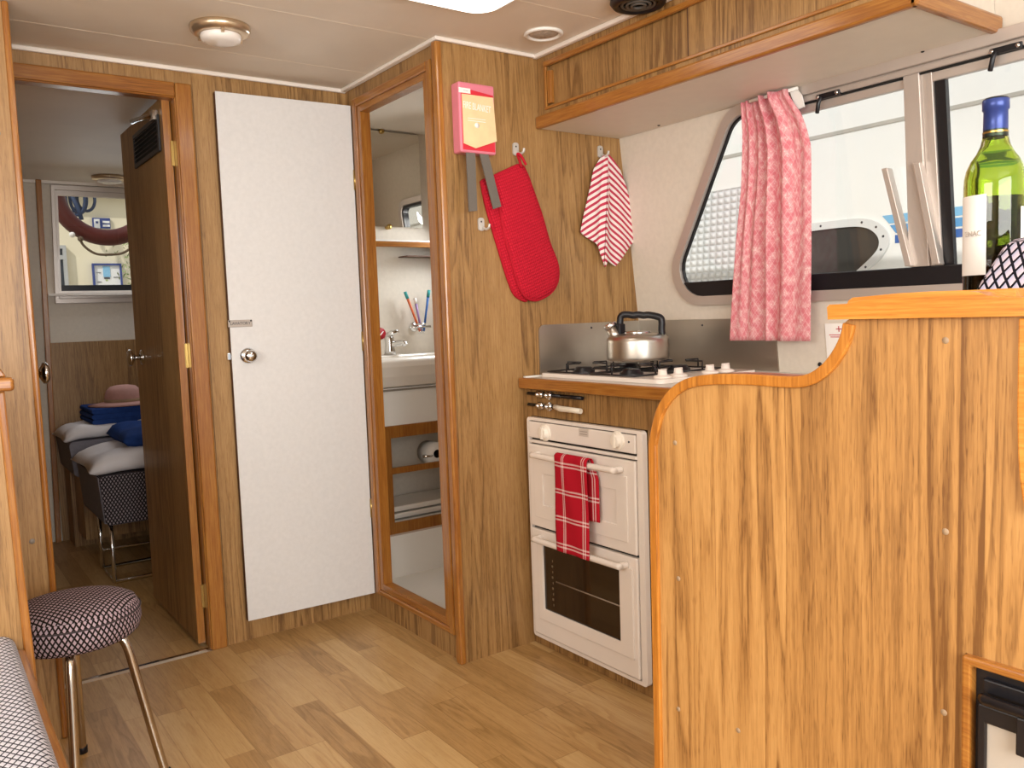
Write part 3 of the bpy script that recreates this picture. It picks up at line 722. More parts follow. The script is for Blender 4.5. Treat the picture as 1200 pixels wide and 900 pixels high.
for x, y in ((639,507),(724,516)):
    p = onX(FX-.002, x, y)
    b = nb(); lathe(b, [(.027,0),(.027,-.003),(.020,-.005),(.018,-.013),(.015,-.016),(0,-.016)], p, 'x', 28); box(b, FX-.0205, FX-.012, p.y-.0045, p.y+.0045, p.z-.020, p.z+.020); obj('control_knob', b, plain('warm_white_plastic', '#efe6d8', .35, var=.01), cp, bev=.001)
p = onX(FX-.002, 684, 507); b = nb(); box(b, FX-.0026, FX-.002, p.y-.022, p.y+.022, p.z-.012, p.z+.012); bd = obj('maker_badge', b, plain('badge_grey', '#c9beb3', .4), cp)
b = nb(); 
for k in (-.005,.003): box(b, FX-.0030, FX-.0026, p.y-.017, p.y+.017, p.z+k-.0012, p.z+k+.0012)
obj('lettering', b, plain('badge_print', '#a2978d', .5), bd)
p = onX(FX-.002, 737, 518); b = nb(); lathe(b, [(0,-.001),(.003,-.001),(.003,0)], p, 'x', 10); obj('indicator', b, M_ink, cp)
b = nb(); box(b, FX-.004, FX+.010, y0-.004, y1, .684, .694); obj('vent_strip', b, M_white, t, bev=.003)
# grill door
b = nb(); gi = [(y0+.03,.445),(y1-.03,.445),(y1-.03,.635),(y0+.03,.635)]
box(b, FX-.006, FX+.012, y0, y1, .412, .680); gd = obj('grill_door', b, M_white, t, bev=.004)
b = nb(); prism(b, gi, 'x', FX-.0105, FX-.006, holes=[inset(gi,.045)]); obj('raised_border', b, M_white, gd, bev=.0015)
def handle(b, z, ya, yb):
    pts = smoothpath([(FX-.006,ya,z),(FX-.030,ya+.006,z),(FX-.036,ya+.03,z),(FX-.036,yb-.03,z),(FX-.030,yb-.006,z),(FX-.006,yb,z)], 6)
    tube(b, pts, .0095, 12)
b = nb(); handle(b, .652, 1.725, 2.108); obj('handle', b, M_white, gd)
# main door
b = nb(); mo = [(y0,.052),(y1,.052),(y1,.404),(y0,.404)]; gl = [(1.742,.146),(2.100,.146),(2.100,.362),(1.742,.362)]
prism(b, mo, 'x', FX-.006, FX+.012, holes=[gl]); md = obj('oven_door', b, M_white, t, bev=.004)
b = nb(); bb = [(1.688,.108),(2.128,.108),(2.128,.372),(1.688,.372)]; prism(b, bb, 'x', FX-.0105, FX-.0055, holes=[gl]); obj('raised_border', b, M_white, md, bev=.0015)
b = nb(); box(b, FX-.004, FX+.002, 1.740, 2.102, .144, .364); gw = obj('window_glass', b, M_ovenglass, md)
b = nb(); tube(b, [(FX-.0045, 2.04, .249),(FX-.0045, 1.745, .249)], .0022, 6); obj('shelf_line', b, plain('rack_print', '#8a7a68', .5), gw)
b = nb()
for k in range(9): box(b, FX-.0048, FX-.004, 2.055, 2.058+.004*(k%2), .165+k*.018, .172+k*.018)
obj('rack_guide', b, plain('rack_guide_print', '#75664f', .5), gw)
b = nb(); handle(b, .379, 1.712, 2.112); obj('handle', b, M_white, md)

# ---- checked towel over the grill handle
tl, tr = onX(FX-.046, 650, 534), onX(FX-.046, 688, 541)
Yl, Yr = tl.y, tr.y
def tw(u, v):
    y = Yl + (Yr-Yl)*u; L = v*.66
    front = .222; 
    # v: 0 = bottom of the front fall, over the bar, down the back
    s = v*.50
    if s < .290: z = .652+.012 - (.290-s); x = FX-.048 - .002*math.sin(u*9+s*20)
    elif s < .322:
        a = (s-.290)/.032*PI; z = .664+.010*math.sin(a)-.0; x = FX-.036 - .012*math.cos(a)
    else: z = .664-(s-.322); x = FX-.0235 + .003*math.sin(u*7)*min(1,(s-.322)*20); y -= .020*min(1,(s-.322)/.05)
    return Vector((x, y, z))
b = nb(); grid(b, tw, 20, 80, uvf=lambda u, v: (u, .50*v))
o = obj('tea_towel', b, M_check, org=(FX-.036, (Yl+Yr)/2, .44), solid=.003); tag(o, 'red tea towel with white check lines draped over the oven grill handle', 'towel')

# ---- fuel cocks above the oven
for z, lab, cream in ((.842, 'upper chrome fuel cock with black spindle under the worktop lipping', False), (.806, 'lower chrome fuel cock with a cream lever handle above the oven', True)):
    t = thing('valve_lever', lab, 'valve', (GX-.012, 2.04, z), 'fuel cocks above the oven')
    b = nb(); tube(b, [(GX-.014, 2.170, z), (GX-.014, 2.00, z)], .0055, 10); obj('spindle', b, M_black, t)
    for y in (2.105, 2.060):
        b = nb(); lathe(b, [(0,-.016),(.008,-.015),(.011,-.009),(.012,0),(.011,.009),(.008,.015),(0,.016)], (GX-.014, y, z), 'y', 14)
        lathe(b, [(0,-.032),(.005,-.031),(.006,-.02),(.006,0)], (GX-.001, y, z), 'x', 10)
        obj('fitting', b, M_chrome, t)
    b = nb(); lathe(b, [(0,-.014),(.007,-.013),(.007,.013),(0,.014)], (GX-.014, 2.06, z), 'z', 12); obj('union_nut', b, M_chrome, t)
    b = nb()
    if cream: tube(b, [(GX-.020,2.025,z+.002),(GX-.026,1.99,z-.001),(GX-.026,1.94,z-.001),(GX-.024,1.897,z-.002)], [.008,.009,.0085,.008], 12)
    else: tube(b, [(GX-.014,2.00,z),(GX-.014,1.90,z)], .006, 10)
    obj('lever', b, plain('cream_lever', '#e3d9c6', .4) if cream else M_black, t, label='cream lever handle' if cream else None)

# ---- hob
HB = (1.665, 2.085, 1.625, 2.165)
t = thing('hob', 'white four-burner gas hob with black pan supports set in the worktop', 'hob', (1.87, 1.9, WZ))
b = nb(); prism(b, rounded([(HB[0],HB[2]),(HB[1],HB[2]),(HB[1],HB[3]),(HB[0],HB[3])], .02, 5), 'z', WZ+.0005, WZ+.013); obj('top_plate', b, M_white, t, bev=.005)
HZ = WZ+.013
for x in (1.73, 1.795, 1.93, 2.0):
    b = nb(); lathe(b, [(.026,0),(.0265,.003),(.022,.006),(.014,.008),(.0125,.018),(.010,.021),(0,.022)], (x, 1.678, HZ), 'z', 24); box(b, x-.014, x+.014, 1.674, 1.682, HZ+.008, HZ+.024); obj('control_knob', b, M_white, t, bev=.001)
for x in (1.765, 1.97):
    for y in (2.06, 1.84):
        b = nb(); lathe(b, [(.036,0),(.036,.006),(.028,.010),(.028,.014),(.024,.017),(0,.018)], (x, y, HZ), 'z', 28); obj('burner', b, M_black, t)
def rod(b, *p, r=.0028): tube(b, p, r, 8)
for (x0, x1) in ((1.685, 1.855), (1.885, 2.06)):
    for (y0, y1) in ((1.745, 1.935), (1.955, 2.145)):
        b = nb(); zt = HZ+.030; zl = HZ+.004; xm, ym = (x0+x1)/2, (y0+y1)/2
        tube(b, [(x0,y0,zl),(x1,y0,zl),(x1,y1,zl),(x0,y1,zl)], .0028, 8, closed=True)
        for (ax, ay, bx, by) in ((x0,ym,xm-.03,ym),(x1,ym,xm+.03,ym),(xm,y0,xm,ym-.03),(xm,y1,xm,ym+.03)):
            rod(b, (ax,ay,zl), (ax,ay,zt), (bx,by,zt))
        obj('pan_support', b, M_black, t)

# ---- kettle
KX, KY, KZ = 1.904, 1.953, HZ+.0335
kc = Vector((KX, KY, KZ))
t = thing('kettle', 'stainless whistling kettle with black arched handle standing on the hob', 'kettle', kc)
b = nb(); lathe(b, [(0,0),(.094,0),(.098,.002),(.0995,.006),(.100,.012),(.100,.030),(.100,.058),(.0995,.064),(.097,.071),(.090,.078),(.070,.083),(.045,.087),(0,.089)], kc, 'z', 56); obj('body', b, M_steel, t, smooth=True)
b = nb(); lathe(b, [(.045,.0865),(.046,.090),(.043,.092),(0,.094)], kc, 'z', 36); obj('lid', b, M_chrome, t)
hd = Vector((.81, -.585, 0)); hd = Vector((.62,-.78,0)).normalized()      # handle and spout lie along the picture plane
sd = -hd
b = nb(); s0 = kc + sd*.066 + Vector((0,0,.066)); s1 = kc + sd*.086 + Vector((0,0,.108))
tube(b, [s0, (s0+s1)/2, s1], [.024,.020,.018], 18); so = obj('spout', b, M_steel, t)
ax = (s1-s0).normalized(); b = nb(); tube(b, [s1-ax*.004, s1+ax*.003, s1+ax*.010, s1+ax*.012], [.020,.022,.0215,.017], 18); obj('whistle_cap', b, M_chrome, so)
b = nb()
hp2 = [(-.058,.080),(-.058,.100),(-.055,.130),(-.053,.143),(-.044,.150),(-.026,.150),(-.012,.147),(.004,.149),(.02,.146),(.036,.147),(.060,.142),(.075,.135),(.078,.120),(.077,.100),(.079,.074)]
path = [kc + hd*a + Vector((0,0,h-.004)) for a, h in hp2]
tube(b, smoothpath(path, 4), .0112, 12); obj('handle', b, M_black, t)
b = nb(); q = kc + sd*.056; box(b, q.x-.014, q.x+.014, q.y-.012, q.y+.012, KZ+.072, KZ+.118); obj('trigger', b, M_black, t, bev=.004)

# ================================================================== THINGS ON THE BULKHEAD (Y=2.2)
BY = 2.2
def B2(x, y, Y=BY): p = onY(Y, x, y); return (p.x, p.z)
# fire blanket
bx0, bx1, bz0, bz1 = 1.388, 1.553, 1.598, 1.805
t = thing('fire_blanket_box', 'pink wall box holding a fire blanket, with a pointed peach label', 'fire blanket', (1.47, 2.2, 1.60))
FY = 2.155
fa, fb_, fc_, fd = B2(537,97,FY), B2(579,101,FY), B2(581,181,FY), B2(541,181,FY)
b = nb(); prism(b, [(fa[0],fc_[1]-.002),(fb_[0],fc_[1]-.002),(fb_[0],fb_[1]),(fa[0],fb_[1])], 'y', FY, BY-.001); obj('case', b, M_red, t, bev=.006, seg=3)
x0, x1, zt, zb = fa[0], fb_[0], fb_[1], fc_[1]-.002
b = nb(); prism(b, [(x0+.008,zb+.008),(x1-.006,zb+.008),(x1-.006,zt-.03),(x0+.008,zt-.018)], 'y', FY-.0012, FY); obj('recess', b, M_redin, t)
lab = [B2(540.5,110,FY), B2(577,115,FY), B2(581.5,166,FY), B2(557,174,FY), B2(543,168,FY)]
b = nb(); ngon_prism(b, lab, 'y', FY-.004, FY-.0014); lb = obj('pointed_label', b, M_peach, t)
lm = onY(FY-.004, 559, 126)
b = nb(); text_mesh(b, 'FIRE BLANKET', .029, frame4((lm.x, FY-.0045, lm.z), (1,0,-.06), (.06,0,1)) @ Matrix.Diagonal((.55,1,1,1))); obj('lettering', b, M_paper, lb)
lm = onY(FY-.004, 559, 147); b = nb(); lathe(b, [(0,-.0008),(.008,-.0008),(.008,0)], (lm.x, FY-.004, lm.z), 'y', 20); obj('emblem', b, M_paper, lb)
b = nb()
for k in range(2): box(b, lm.x-.032, lm.x+.032, FY-.0048, FY-.004, lm.z+.012+k*.007-.0008, lm.z+.012+k*.007+.0008)
obj('small_print', b, M_paper, lb)
p0, p1 = B2(536.5,102,FY), B2(551,110,FY)
b = nb(); box(b, p0[0]+.002, p1[0], FY-.0016, FY-.0004, p1[1], p0[1]); st = obj('white_sticker', b, M_paper, t)
b = nb(); box(b, p0[0]+.018, p1[0]-.008, FY-.002, FY-.0016, p1[1]+.008, p0[1]-.008); obj('sticker_print', b, plain('grey_print', '#b3aeb4', .6), st)
def strap(pts):
    b = nb(); P = [B2(x, y, FY+.006) for x, y in pts]
    ngon_prism(b, P, 'y', FY+.004, FY+.008); obj('pull_strap', b, M_strap, t)
strap([(546,178),(556.5,178),(559,247),(549.5,248)])
strap([(561.5,179),(571.5,179),(587,242),(578,245)])
# hooks
M_hook = plain('painted_hook_metal', '#c9c4bd', .4, metal=.3)
def hook(x, y, label):
    p = onY(BY, x, y); t = thing('coat_hook', label, 'hook', p, 'white wall hooks')
    b = nb(); prism(b, rounded([(p.x-.011,p.z-.020),(p.x+.011,p.z-.020),(p.x+.011,p.z+.020),(p.x-.011,p.z+.020)], .008, 4), 'y', BY-.006, BY-.0005); obj('plate', b, M_hook, t, bev=.001)
    b = nb(); tube(b, smoothpath([(p.x+.004,BY-.004,p.z-.008),(p.x+.006,BY-.022,p.z-.017),(p.x+.008,BY-.034,p.z-.012),(p.x+.009,BY-.036,p.z-.002)], 5), .0038, 8); obj('prong', b, M_hook, t)
    b = nb(); lathe(b, [(0,-.0068),(.003,-.0066),(.003,-.006)], (p.x, BY, p.z+.008), 'y', 8); obj('screw', b, M_ink, t)
hook(603.5, 175, 'small white hook holding the red oven glove')
hook(702.5, 178, 'small white hook holding the striped tea towel')
hook(563, 263, 'small empty white hook left of the red oven glove')
# oven glove
t = thing('oven_glove', 'long red quilted double oven glove hanging folded from a white hook', 'oven glove', (1.64, 2.19, 1.14))
Z3 = lambda x, y: (540 + x/4.5, 160 + y/4.5)
front = [(175,210),(250,176),(318,150),(350,195),(385,290),(430,420),(470,560),(505,650),(517,705),(512,765),(485,815),(440,848),(395,862),(350,848),(318,805),(295,740),(262,620),(232,500),(205,350)]
back = [(110,238),(140,228),(175,260),(215,370),(262,500),(300,640),(330,740),(352,856),(318,856),(285,830),(262,780),(235,700),(205,600),(172,490),(135,360)]
def pad(pts, ya, yb, par):
    P = [B2(*Z3(*p), Y=ya) for p in pts]
    cl = [Vector((x,z,0)) for x, z in P]; cl = smoothpath(cl + [cl[0]], 4)[:-1]; P = [(v.x, v.y) for v in cl]
    b = nb(); cx = sum(p[0] for p in P)/len(P); cz = sum(p[1] for p in P)/len(P)
    # domed pad: rings inset towards the spine
    n = len(P); rings = []
    for k, (s, d) in enumerate(((1,0),(.95,.005),(.85,.008),(.5,.010),(.15,.011))):
        rings.append([b.verts.new((cx+(p[0]-cx)*s, ya - d, cz+(p[1]-cz)*s)) for p in P])
    rb = [b.verts.new((p[0], yb, p[1])) for p in P]
    U = lambda v: (v.co.x, v.co.z)
    for a, c in zip(rings[:-1], rings[1:]):
        for i in range(n): q = [a[i], a[(i+1)%n], c[(i+1)%n], c[i]]; face(b, q, [U(v) for v in q], True)
    face(b, rings[-1], [U(v) for v in rings[-1]], True)
    for i in range(n): face(b, [rings[0][i], rb[i], rb[(i+1)%n], rings[0][(i+1)%n]])
    face(b, rb)
    o = obj('mitt_pad', b, M_quilt, par)
    b = nb(); tube(b, [(p[0], (ya+yb)/2, p[1]) for p in P], .0052, 8, closed=True); obj('binding', b, M_quilt_pipe, o)
    return o
pad(back, 2.192, 2.198, t); pad(front, 2.176, 2.184, t)
b = nb(); lp = [B2(*Z3(x,y), Y=2.172) for x, y in ((316,160),(303,132),(290,108),(284,97),(290,100),(302,122),(316,158))]
tube(b, smoothpath([(x, 2.168-.004*k, z) for k, (x, z) in enumerate(lp)], 5), .0045, 8); obj('hanging_loop', b, M_quilt_pipe, t)
# striped towel
ctr = [(765,95),(757,160),(752,250),(748,350),(745,450),(743,540),(741,600),(740,655),(742,690)]
lft = [(755,97),(728,118),(697,175),(682,260),(665,340),(645,430),(632,500),(632,502),(632,504)]
rgt = [(775,95),(800,120),(835,170),(870,260),(895,350),(915,430),(938,515),(940,520),(941,523)]
def interp(L, t):
    s = t*(len(L)-1); i = min(int(s), len(L)-2); f = s-i
    return (L[i][0]+(L[i+1][0]-L[i][0])*f, L[i][1]+(L[i+1][1]-L[i][1])*f)
def half(side):
    E_ = lft if side < 0 else rgt
    low = [(0,(742,690)),(.3,(722,592)),(.5,(700,560)),(1,(632,504))] if side < 0 else [(0,(742,690)),(.10,(757,655)),(.34,(805,686)),(1,(941,523))]
    def pb(u):
        for (a, p), (c, q) in zip(low[:-1], low[1:]):
            if u <= c: k = (u-a)/(c-a); return (p[0]+(q[0]-p[0])*k, p[1]+(q[1]-p[1])*k)
        return low[-1][1]
    def fn(u, v):
        a = interp(ctr, v); c = interp(E_, v)
        x = a[0]+(c[0]-a[0])*u; y = a[1]+(c[1]-a[1])*u
        a1, c1 = ctr[-1], E_[-1]; q = pb(u); w = v**2.5
        x += w*(q[0]-(a1[0]+(c1[0]-a1[0])*u)); y += w*(q[1]-(a1[1]+(c1[1]-a1[1])*u))
        fold = -.022*math.exp(-(u/.18)**2) if side > 0 else -.018*math.exp(-(u/.15)**2)
        wav = .007*math.sin(u*7+v*2)*v
        p = onY(2.184, *Z3(x, y))
        return Vector((p.x, 2.184 + fold*min(1, v*3+.2) + wav - .004, p.z))
    def uvf(u, v):
        p = fn(u, v); c = fn(0, v)
        return (u, p.z + .62*abs(p.x-c.x))
    return fn, uvf
b = nb()
for s in (-1, 1):
    fn, uvf = half(s); grid(b, fn, 30, 36, uvf)
o = obj('tea_towel', b, M_striped, org=(2.0, 2.19, 1.25), solid=.0025); tag(o, 'red and white striped tea towel hanging in a point from a white hook', 'towel')

# ================================================================== CURTAIN
def cb(z):   # left and right borders of the curtain (Y) from the photo, at offset .06 from the hull side
    Lx = [(1.715,867),(1.6,869),(1.45,867),(1.3,862),(1.15,859),(.99,856)]
    Rx = [(1.715,922),(1.675,925),(1.65,931),(1.62,939),(1.58,945),(1.53,950),(1.40,950),(1.2,951),(.99,951)]
    def f(T):
        for (za, xa), (zc, xc) in zip(T[:-1], T[1:]):
            if z >= zc: k = (za-z)/(za-zc); k = min(max(k,0),1); return xa+(xc-xa)*k
        return T[-1][1]
    return f(Lx), f(Rx)
def yat(px, z, off):
    X = HX(z, off); t_ = (px-600)/FPX
    # solve for Y so that the point (X,Y,z) projects to column px
    # (d.r)/(d.f)=t  with d=(X,Y,z-H)
    h = z - 1.10
    a = X*r_.x + h*r_.z - t_*(X*f_.x + h*f_.z); c = r_.y - t_*f_.y
    return -a/c
def cfn(u, v):
    z = 1.692 - v*(1.692-.992); off = .052
    l, r = cb(z)
    yl, yr = yat(l, z, off), yat(r, z, off)
    w = u + .018*math.sin(u*2*PI*3)*(.4+v*.6)
    ph = 2*PI*(5.2*u + .35*math.sin(4*u))
    mask = math.exp(-((u-.55)/.17)**2)
    amp = .002 + .013*mask + .004*(1-v)
    d = amp*math.sin(ph) + .005*math.sin(2*ph+1+v*1.5)*(1-v)*(.4+mask) + .004*math.sin(5*v+u*6) + .008*math.sin(u*2*PI)
    return Vector((HX(z, off) + d, yl+(yr-yl)*w, z))
b = nb(); grid(b, cfn, 110, 40, uvf=lambda u, v: (u*.46, v*.72))
t = thing('curtain', 'pink patterned cotton curtain gathered over the galley window', 'curtain', (2.05, 1.62, .99))
obj('drape', b, M_curtain, t, solid=.002)
b = nb(); tube(b, [(HX(1.688,.05), 1.60, 1.688), (HX(1.688,.05), 1.44, 1.688)], .005, 8); obj('curtain_wire', b, M_whitew, t)
b = nb(); pr = [onH(934,104,.04), onH(940,112,.04), onH(943,125,.04), onH(936,128,.04), onH(930,118,.04), onH(926,106,.04)]
ngon_prism(b, [(p.y, p.z) for p in pr], None, .038, .044, fn=hf); obj('end_bracket', b, M_whitew, t)
# notice on the hull side
p0, p1 = onH(968,377,.003), onH(985,378,.003)
t = thing('safety_notice', 'white paper notice with red lines fixed low on the hull side', 'notice', (HX(.99), 1.39, .93))
b = nb(); prism(b, [(1.30,.925),(1.440,.925),(1.440,1.040),(1.30,1.040)], None, .0005, .003, fn=hf); obj('sheet', b, M_paper, t)
b = nb(); c = onH(983,385.5,.003)
for (a, d) in ((.0016,.008),(.009,.0014)): prism(b, [(c.y-a,c.z-d),(c.y+a,c.z-d),(c.y+a,c.z+d),(c.y-a,c.z+d)], None, .003, .0034, fn=hf)
obj('cross_mark', b, M_redink, t)
for k in range(2):
    b = nb(); c = onH(983,392.5+k*2.4,.003); prism(b, [(1.30,c.z-.0012),(1.428-.004*k,c.z-.0012),(1.428-.004*k,c.z+.0012),(1.30,c.z+.0012)], None, .003, .0034, fn=hf); obj('text_line', b, M_redink, t)
c = onH(961,427,.0); b = nb(); lathe(b, [(0,-.003),(.006,-.003),(.007,0)], c, 'x', 16); tag(obj('wall_plug', b, M_black, org=c), 'small black plug in the cream hull side beside the notice', 'plug')

# ================================================================== PARTITION ON THE RIGHT
PX = 1.0
t = thing('galley_partition', 'tall honey oak partition panel with a curved teak edge in front of the galley', 'partition', (PX, .7, 0))
P = [onX(PX, x, y) for x, y in ((768,895),(764.5,520))]
edge = [(1.004,0),(1.0035,.31),(1.001,.874)]
curve = [onX(PX, x, y) for x, y in ((766,500),(772,478),(784,459),(799,447),(815,441),(840,438),(880,438),(925,440.5),(948,438),(966,426),(979,409),(987,392),(990,378))]
edge += [(p.y, p.z) for p in curve]
ev = [Vector((e[0], e[1], 0)) for e in edge]
sm = smoothpath(ev[2:], 4); ev = ev[:2] + sm
outer = [(v.x, v.y) for v in ev]
FR = (.481, .676)     # fridge recess: y, z
pan = outer + [(.615,1.09),(.20,1.09),(.20,FR[1]),(FR[0],FR[1]),(FR[0],0)]
b = nb(); prism(b, pan, 'x', PX, PX+.018); pnl = obj('panel', b, M_oakp, t)
# teak lipping along the edge
def offs(pts, d):
    out = []
    for i, p in enumerate(pts):
        a = Vector(pts[max(i-1,0)]); c = Vector(pts[min(i+1,len(pts)-1)]); tt = (c-a).normalized(); out.append((p[0]+tt.y*d, p[1]-tt.x*d))
    return out
inn = offs(outer, -.0165)
def band(b, A, C, x0, x1):
    V = [[b.verts.new((x, q[0], q[1])) for q in L] for L in (A, C) for x in (x0, x1)]
    n = len(A)
    for i in range(n-1):
        face(b, [V[0][i],V[0][i+1],V[2][i+1],V[2][i]]); face(b, [V[1][i],V[1][i+1],V[3][i+1],V[3][i]])
        face(b, [V[0][i],V[0][i+1],V[1][i+1],V[1][i]]); face(b, [V[2][i],V[2][i+1],V[3][i+1],V[3][i]])
    for i in (0, n-1): face(b, [V[0][i],V[1][i],V[3][i],V[2][i]])
out2 = offs(outer, .0)
if abs(inn[0][0]) > abs(outer[0][0]): inn = offs(outer, .0165)
b = nb(); band(b, outer, inn, PX-.006, PX+.030); obj('edge_lipping', b, wood('varnished_teak_edge', '#8a5420', '#b27028', '#c98a3e', 'z', .5, ku=30, kv=1.2, ring=8, ringw=.2, tonew=.0, fib=.42, pores=.05, rough=.28, coat=.5, seed=8), t, bev=.002)
M_cap = wood('varnished_teak_cap', '#9a6022', '#c98030', '#dc9a48', 'y', .5, ku=30, kv=1.2, ring=8, ringw=.2, tonew=.0, fib=.42, pores=.05, rough=.28, coat=.5, seed=9)
# moulded cap rail on the high part
bot = [onX(PX-.012, x, y) for x, y in ((971,374.5),(1200,371))]
top = [onX(PX-.012, x, y) for x, y in ((970,360),(973,357),(992,356),(1003,354),(1012,352),(1030,349),(1060,345),(1100,343),(1137,341.5),(1148,342.5),(1158,346),(1170,348),(1200,348.5))]
capo = [(bot[0].y, bot[0].z), (.20, 1.078)] + [(.20, 1.1)] + [(p.y, p.z) for p in reversed(top)]
b = nb(); prism(b, capo, 'x', PX-.014, PX+.022); obj('cap_rail', b, M_cap, t, bev=.004, seg=3)
bp = [onX(PX+.04, x, y) for x, y in ((1001,357),(1003,352),(1008,348.5),(1030,346.5),(1060,343.5),(1100,341.2),(1137,340))]
b = nb(); prism(b, [(bp[0].y, 1.08),(.44,1.08)] + [(.44,bp[-1].z)] + [(p.y, p.z) for p in reversed(bp)], 'x', PX+.022, PX+.06); obj('cap_back', b, M_cap, t, bev=.003)
vt = [onX(PX-.004, x, y) for x, y in ((1196,373),(1195,420),(1194,480),(1195,530),(1197,560),(1203,600))]
pts = [(p.y, p.z) for p in vt]; b = nb(); band(b, pts, [(p[0]-.02, p[1]) for p in pts], PX-.010, PX+.010); obj('side_lipping', b, M_cap, t, bev=.002)
b = nb(); box(b, PX+.018, 1.34, .15, .615, 1.052, 1.070); obj('shelf', b, M_oak, t)
for x, y in ((791,519),(795,678),(1108,399),(1108,623),(1106,835),(865,856),(795,831)):
    p = onX(PX, x, y); b = nb(); lathe(b, [(0,-.0008),(.0038,-.0006),(.0042,0)], p, 'x', 12); obj('screw_cap', b, plain('cap_grey', '#9c8468', .5), pnl)

# fridge
t = thing('fridge', 'black-framed built-in fridge with pale door panel low in the partition', 'fridge', (1.2, .3, .1))
fx = PX
b = nb(); prism(b, [(.19,.10),(FR[0],.10),(FR[0],FR[1]),(.19,FR[1])], 'x', PX-.010, PX+.02, holes=[[(.205,.115),(FR[0]-.011,.115),(FR[0]-.011,FR[1]-.011),(.205,FR[1]-.011)]]); obj('teak_surround', b, M_teakx, t, bev=.003)
b = nb(); box(b, PX+.004, PX+.3, .205, FR[0]-.011, .115, FR[1]-.011); obj('cabinet', b, M_black, t)
dl = onX(PX-.004, 1150, 827); 
b = nb(); prism(b, [(.206,.12),(dl.y,.12),(dl.y,dl.z+.006),(.206,dl.z+.006)], 'x', PX-.012, PX+.003, holes=[[(.22,.14),(dl.y-.008,.14),(dl.y-.008,dl.z-.016),(.22,dl.z-.016)]]); fd_ = obj('door', b, M_black, t, bev=.002)
b = nb(); box(b, PX-.006, PX+.003, .22, dl.y-.008, .14, dl.z-.016); obj('door_panel', b, M_fridge, fd_)
b = nb(); h0 = onX(PX-.012, 1152, 817); h1 = onX(PX-.012, 1199, 838)
tube(b, [(PX-.010, h0.y, h0.z-.002),(PX-.018, h0.y-.004, h0.z),(PX-.019, .33, h0.z),(PX-.018,.26,h0.z-.002)], .0065, 10); obj('handle', b, M_black, fd_)
b = nb(); q = onX(PX-.012,1198,848); box(b, PX-.022, PX-.010, q.y-.012, q.y+.003, q.z-.035, q.z+.01); obj('catch', b, M_black, fd_, bev=.002)
q0 = onX(PX, 1153, 797); b = nb(); box(b, PX-.003, PX+.004, .21, q0.y, q0.z-.014, q0.z+.003); obj('vent_lip', b, M_black, t, bev=.002)

# bottle
bd_ = ray(1164.5, 330); s = 1.165
bc = CAM + bd_*s; bc.z = 1.0705
t = thing('wine_bottle', 'green glass wine bottle with blue capsule and cream label behind the cap rail', 'bottle', bc)
ztop = (CAM + ray(1164.5, 119)*s).z - bc.z; br = .0385
k = ztop/.300
prof = [(0,.004),(.012,.006),(.030,.001),(.036,.001),(br,.006),(br,.180*k),(br*.985,.192*k),(br*.92,.204*k),(br*.78,.216*k),(br*.6,.226*k),(.0185,.236*k),(.0162,.246*k),(.0150,.262*k),(.0145,.283*k),(.0160,.284*k),(.0162,.298*k),(.0135,.300*k)]
b = nb(); lathe(b, prof + [(.0105,.300*k),(.0105,.245*k)] + [(.8*(p[0])+.0005, p[1]) for p in prof[10:4:-1]] and prof + [(.0100,.300*k),(.0110,.25*k),(.0140,.238*k),(br-.010,.216*k),(br-.004,.19*k),(br-.0035,.01),(0,.012)], bc, 'z', 48); obj('glass', b, M_green, t)
wl = (CAM + ray(1164.5, 233)*s).z - bc.z
b = nb(); lathe(b, [(0,.0125),(br-.0042,.0125),(br-.0042,wl),(0,wl)], bc, 'z', 40); obj('wine', b, M_wine, t)
b = nb(); lathe(b, [(.0156,.2475*k),(.0153,.262*k),(.0149,.2825*k),(.0166,.284*k),(.0168,.2965*k),(.0150,.299*k),(.0145,.2985*k)], bc, 'z', 36); cpz = obj('capsule', b, M_capsule, t)
b = nb(); lathe(b, [(.0160,.2520*k),(.0160,.2545*k)], bc, 'z', 36); obj('gold_line', b, M_brass, cpz)
vdir = math.atan2(CAM.y-bc.y, CAM.x-bc.x)     # direction from the bottle to the viewer
def lab(a0, a1, z0, z1, nm):
    b = nb(); lathe(b, [(br+.0004,z0),(br+.0004,z1)], bc, 'z', 24, a0=vdir+math.radians(a0), a1=vdir+math.radians(a1)); return obj(nm, b, M_paper, t)
zl0 = (CAM + ray(1150, 322)*(s-.03)).z - bc.z; zl1 = (CAM + ray(1150, 228)*(s-.03)).z - bc.z
fl = lab(-130, -14, zl0, zl1, 'front_label')
lab(52, 140, zl0, (CAM + ray(1190, 243)*(s-.03)).z - bc.z, 'back_label')
a = vdir+math.radians(-40); q = bc + Vector((math.cos(a),math.sin(a),0))*(br+.0012)
b = nb(); text_mesh(b, 'ENAC', .010, frame4((q.x,q.y,bc.z+zl0+(zl1-zl0)*.52), (-math.sin(a),math.cos(a),0), (0,0,1))); obj('lettering', b, plain('pale_grey_ink', '#b5aaa0', .6), fl)

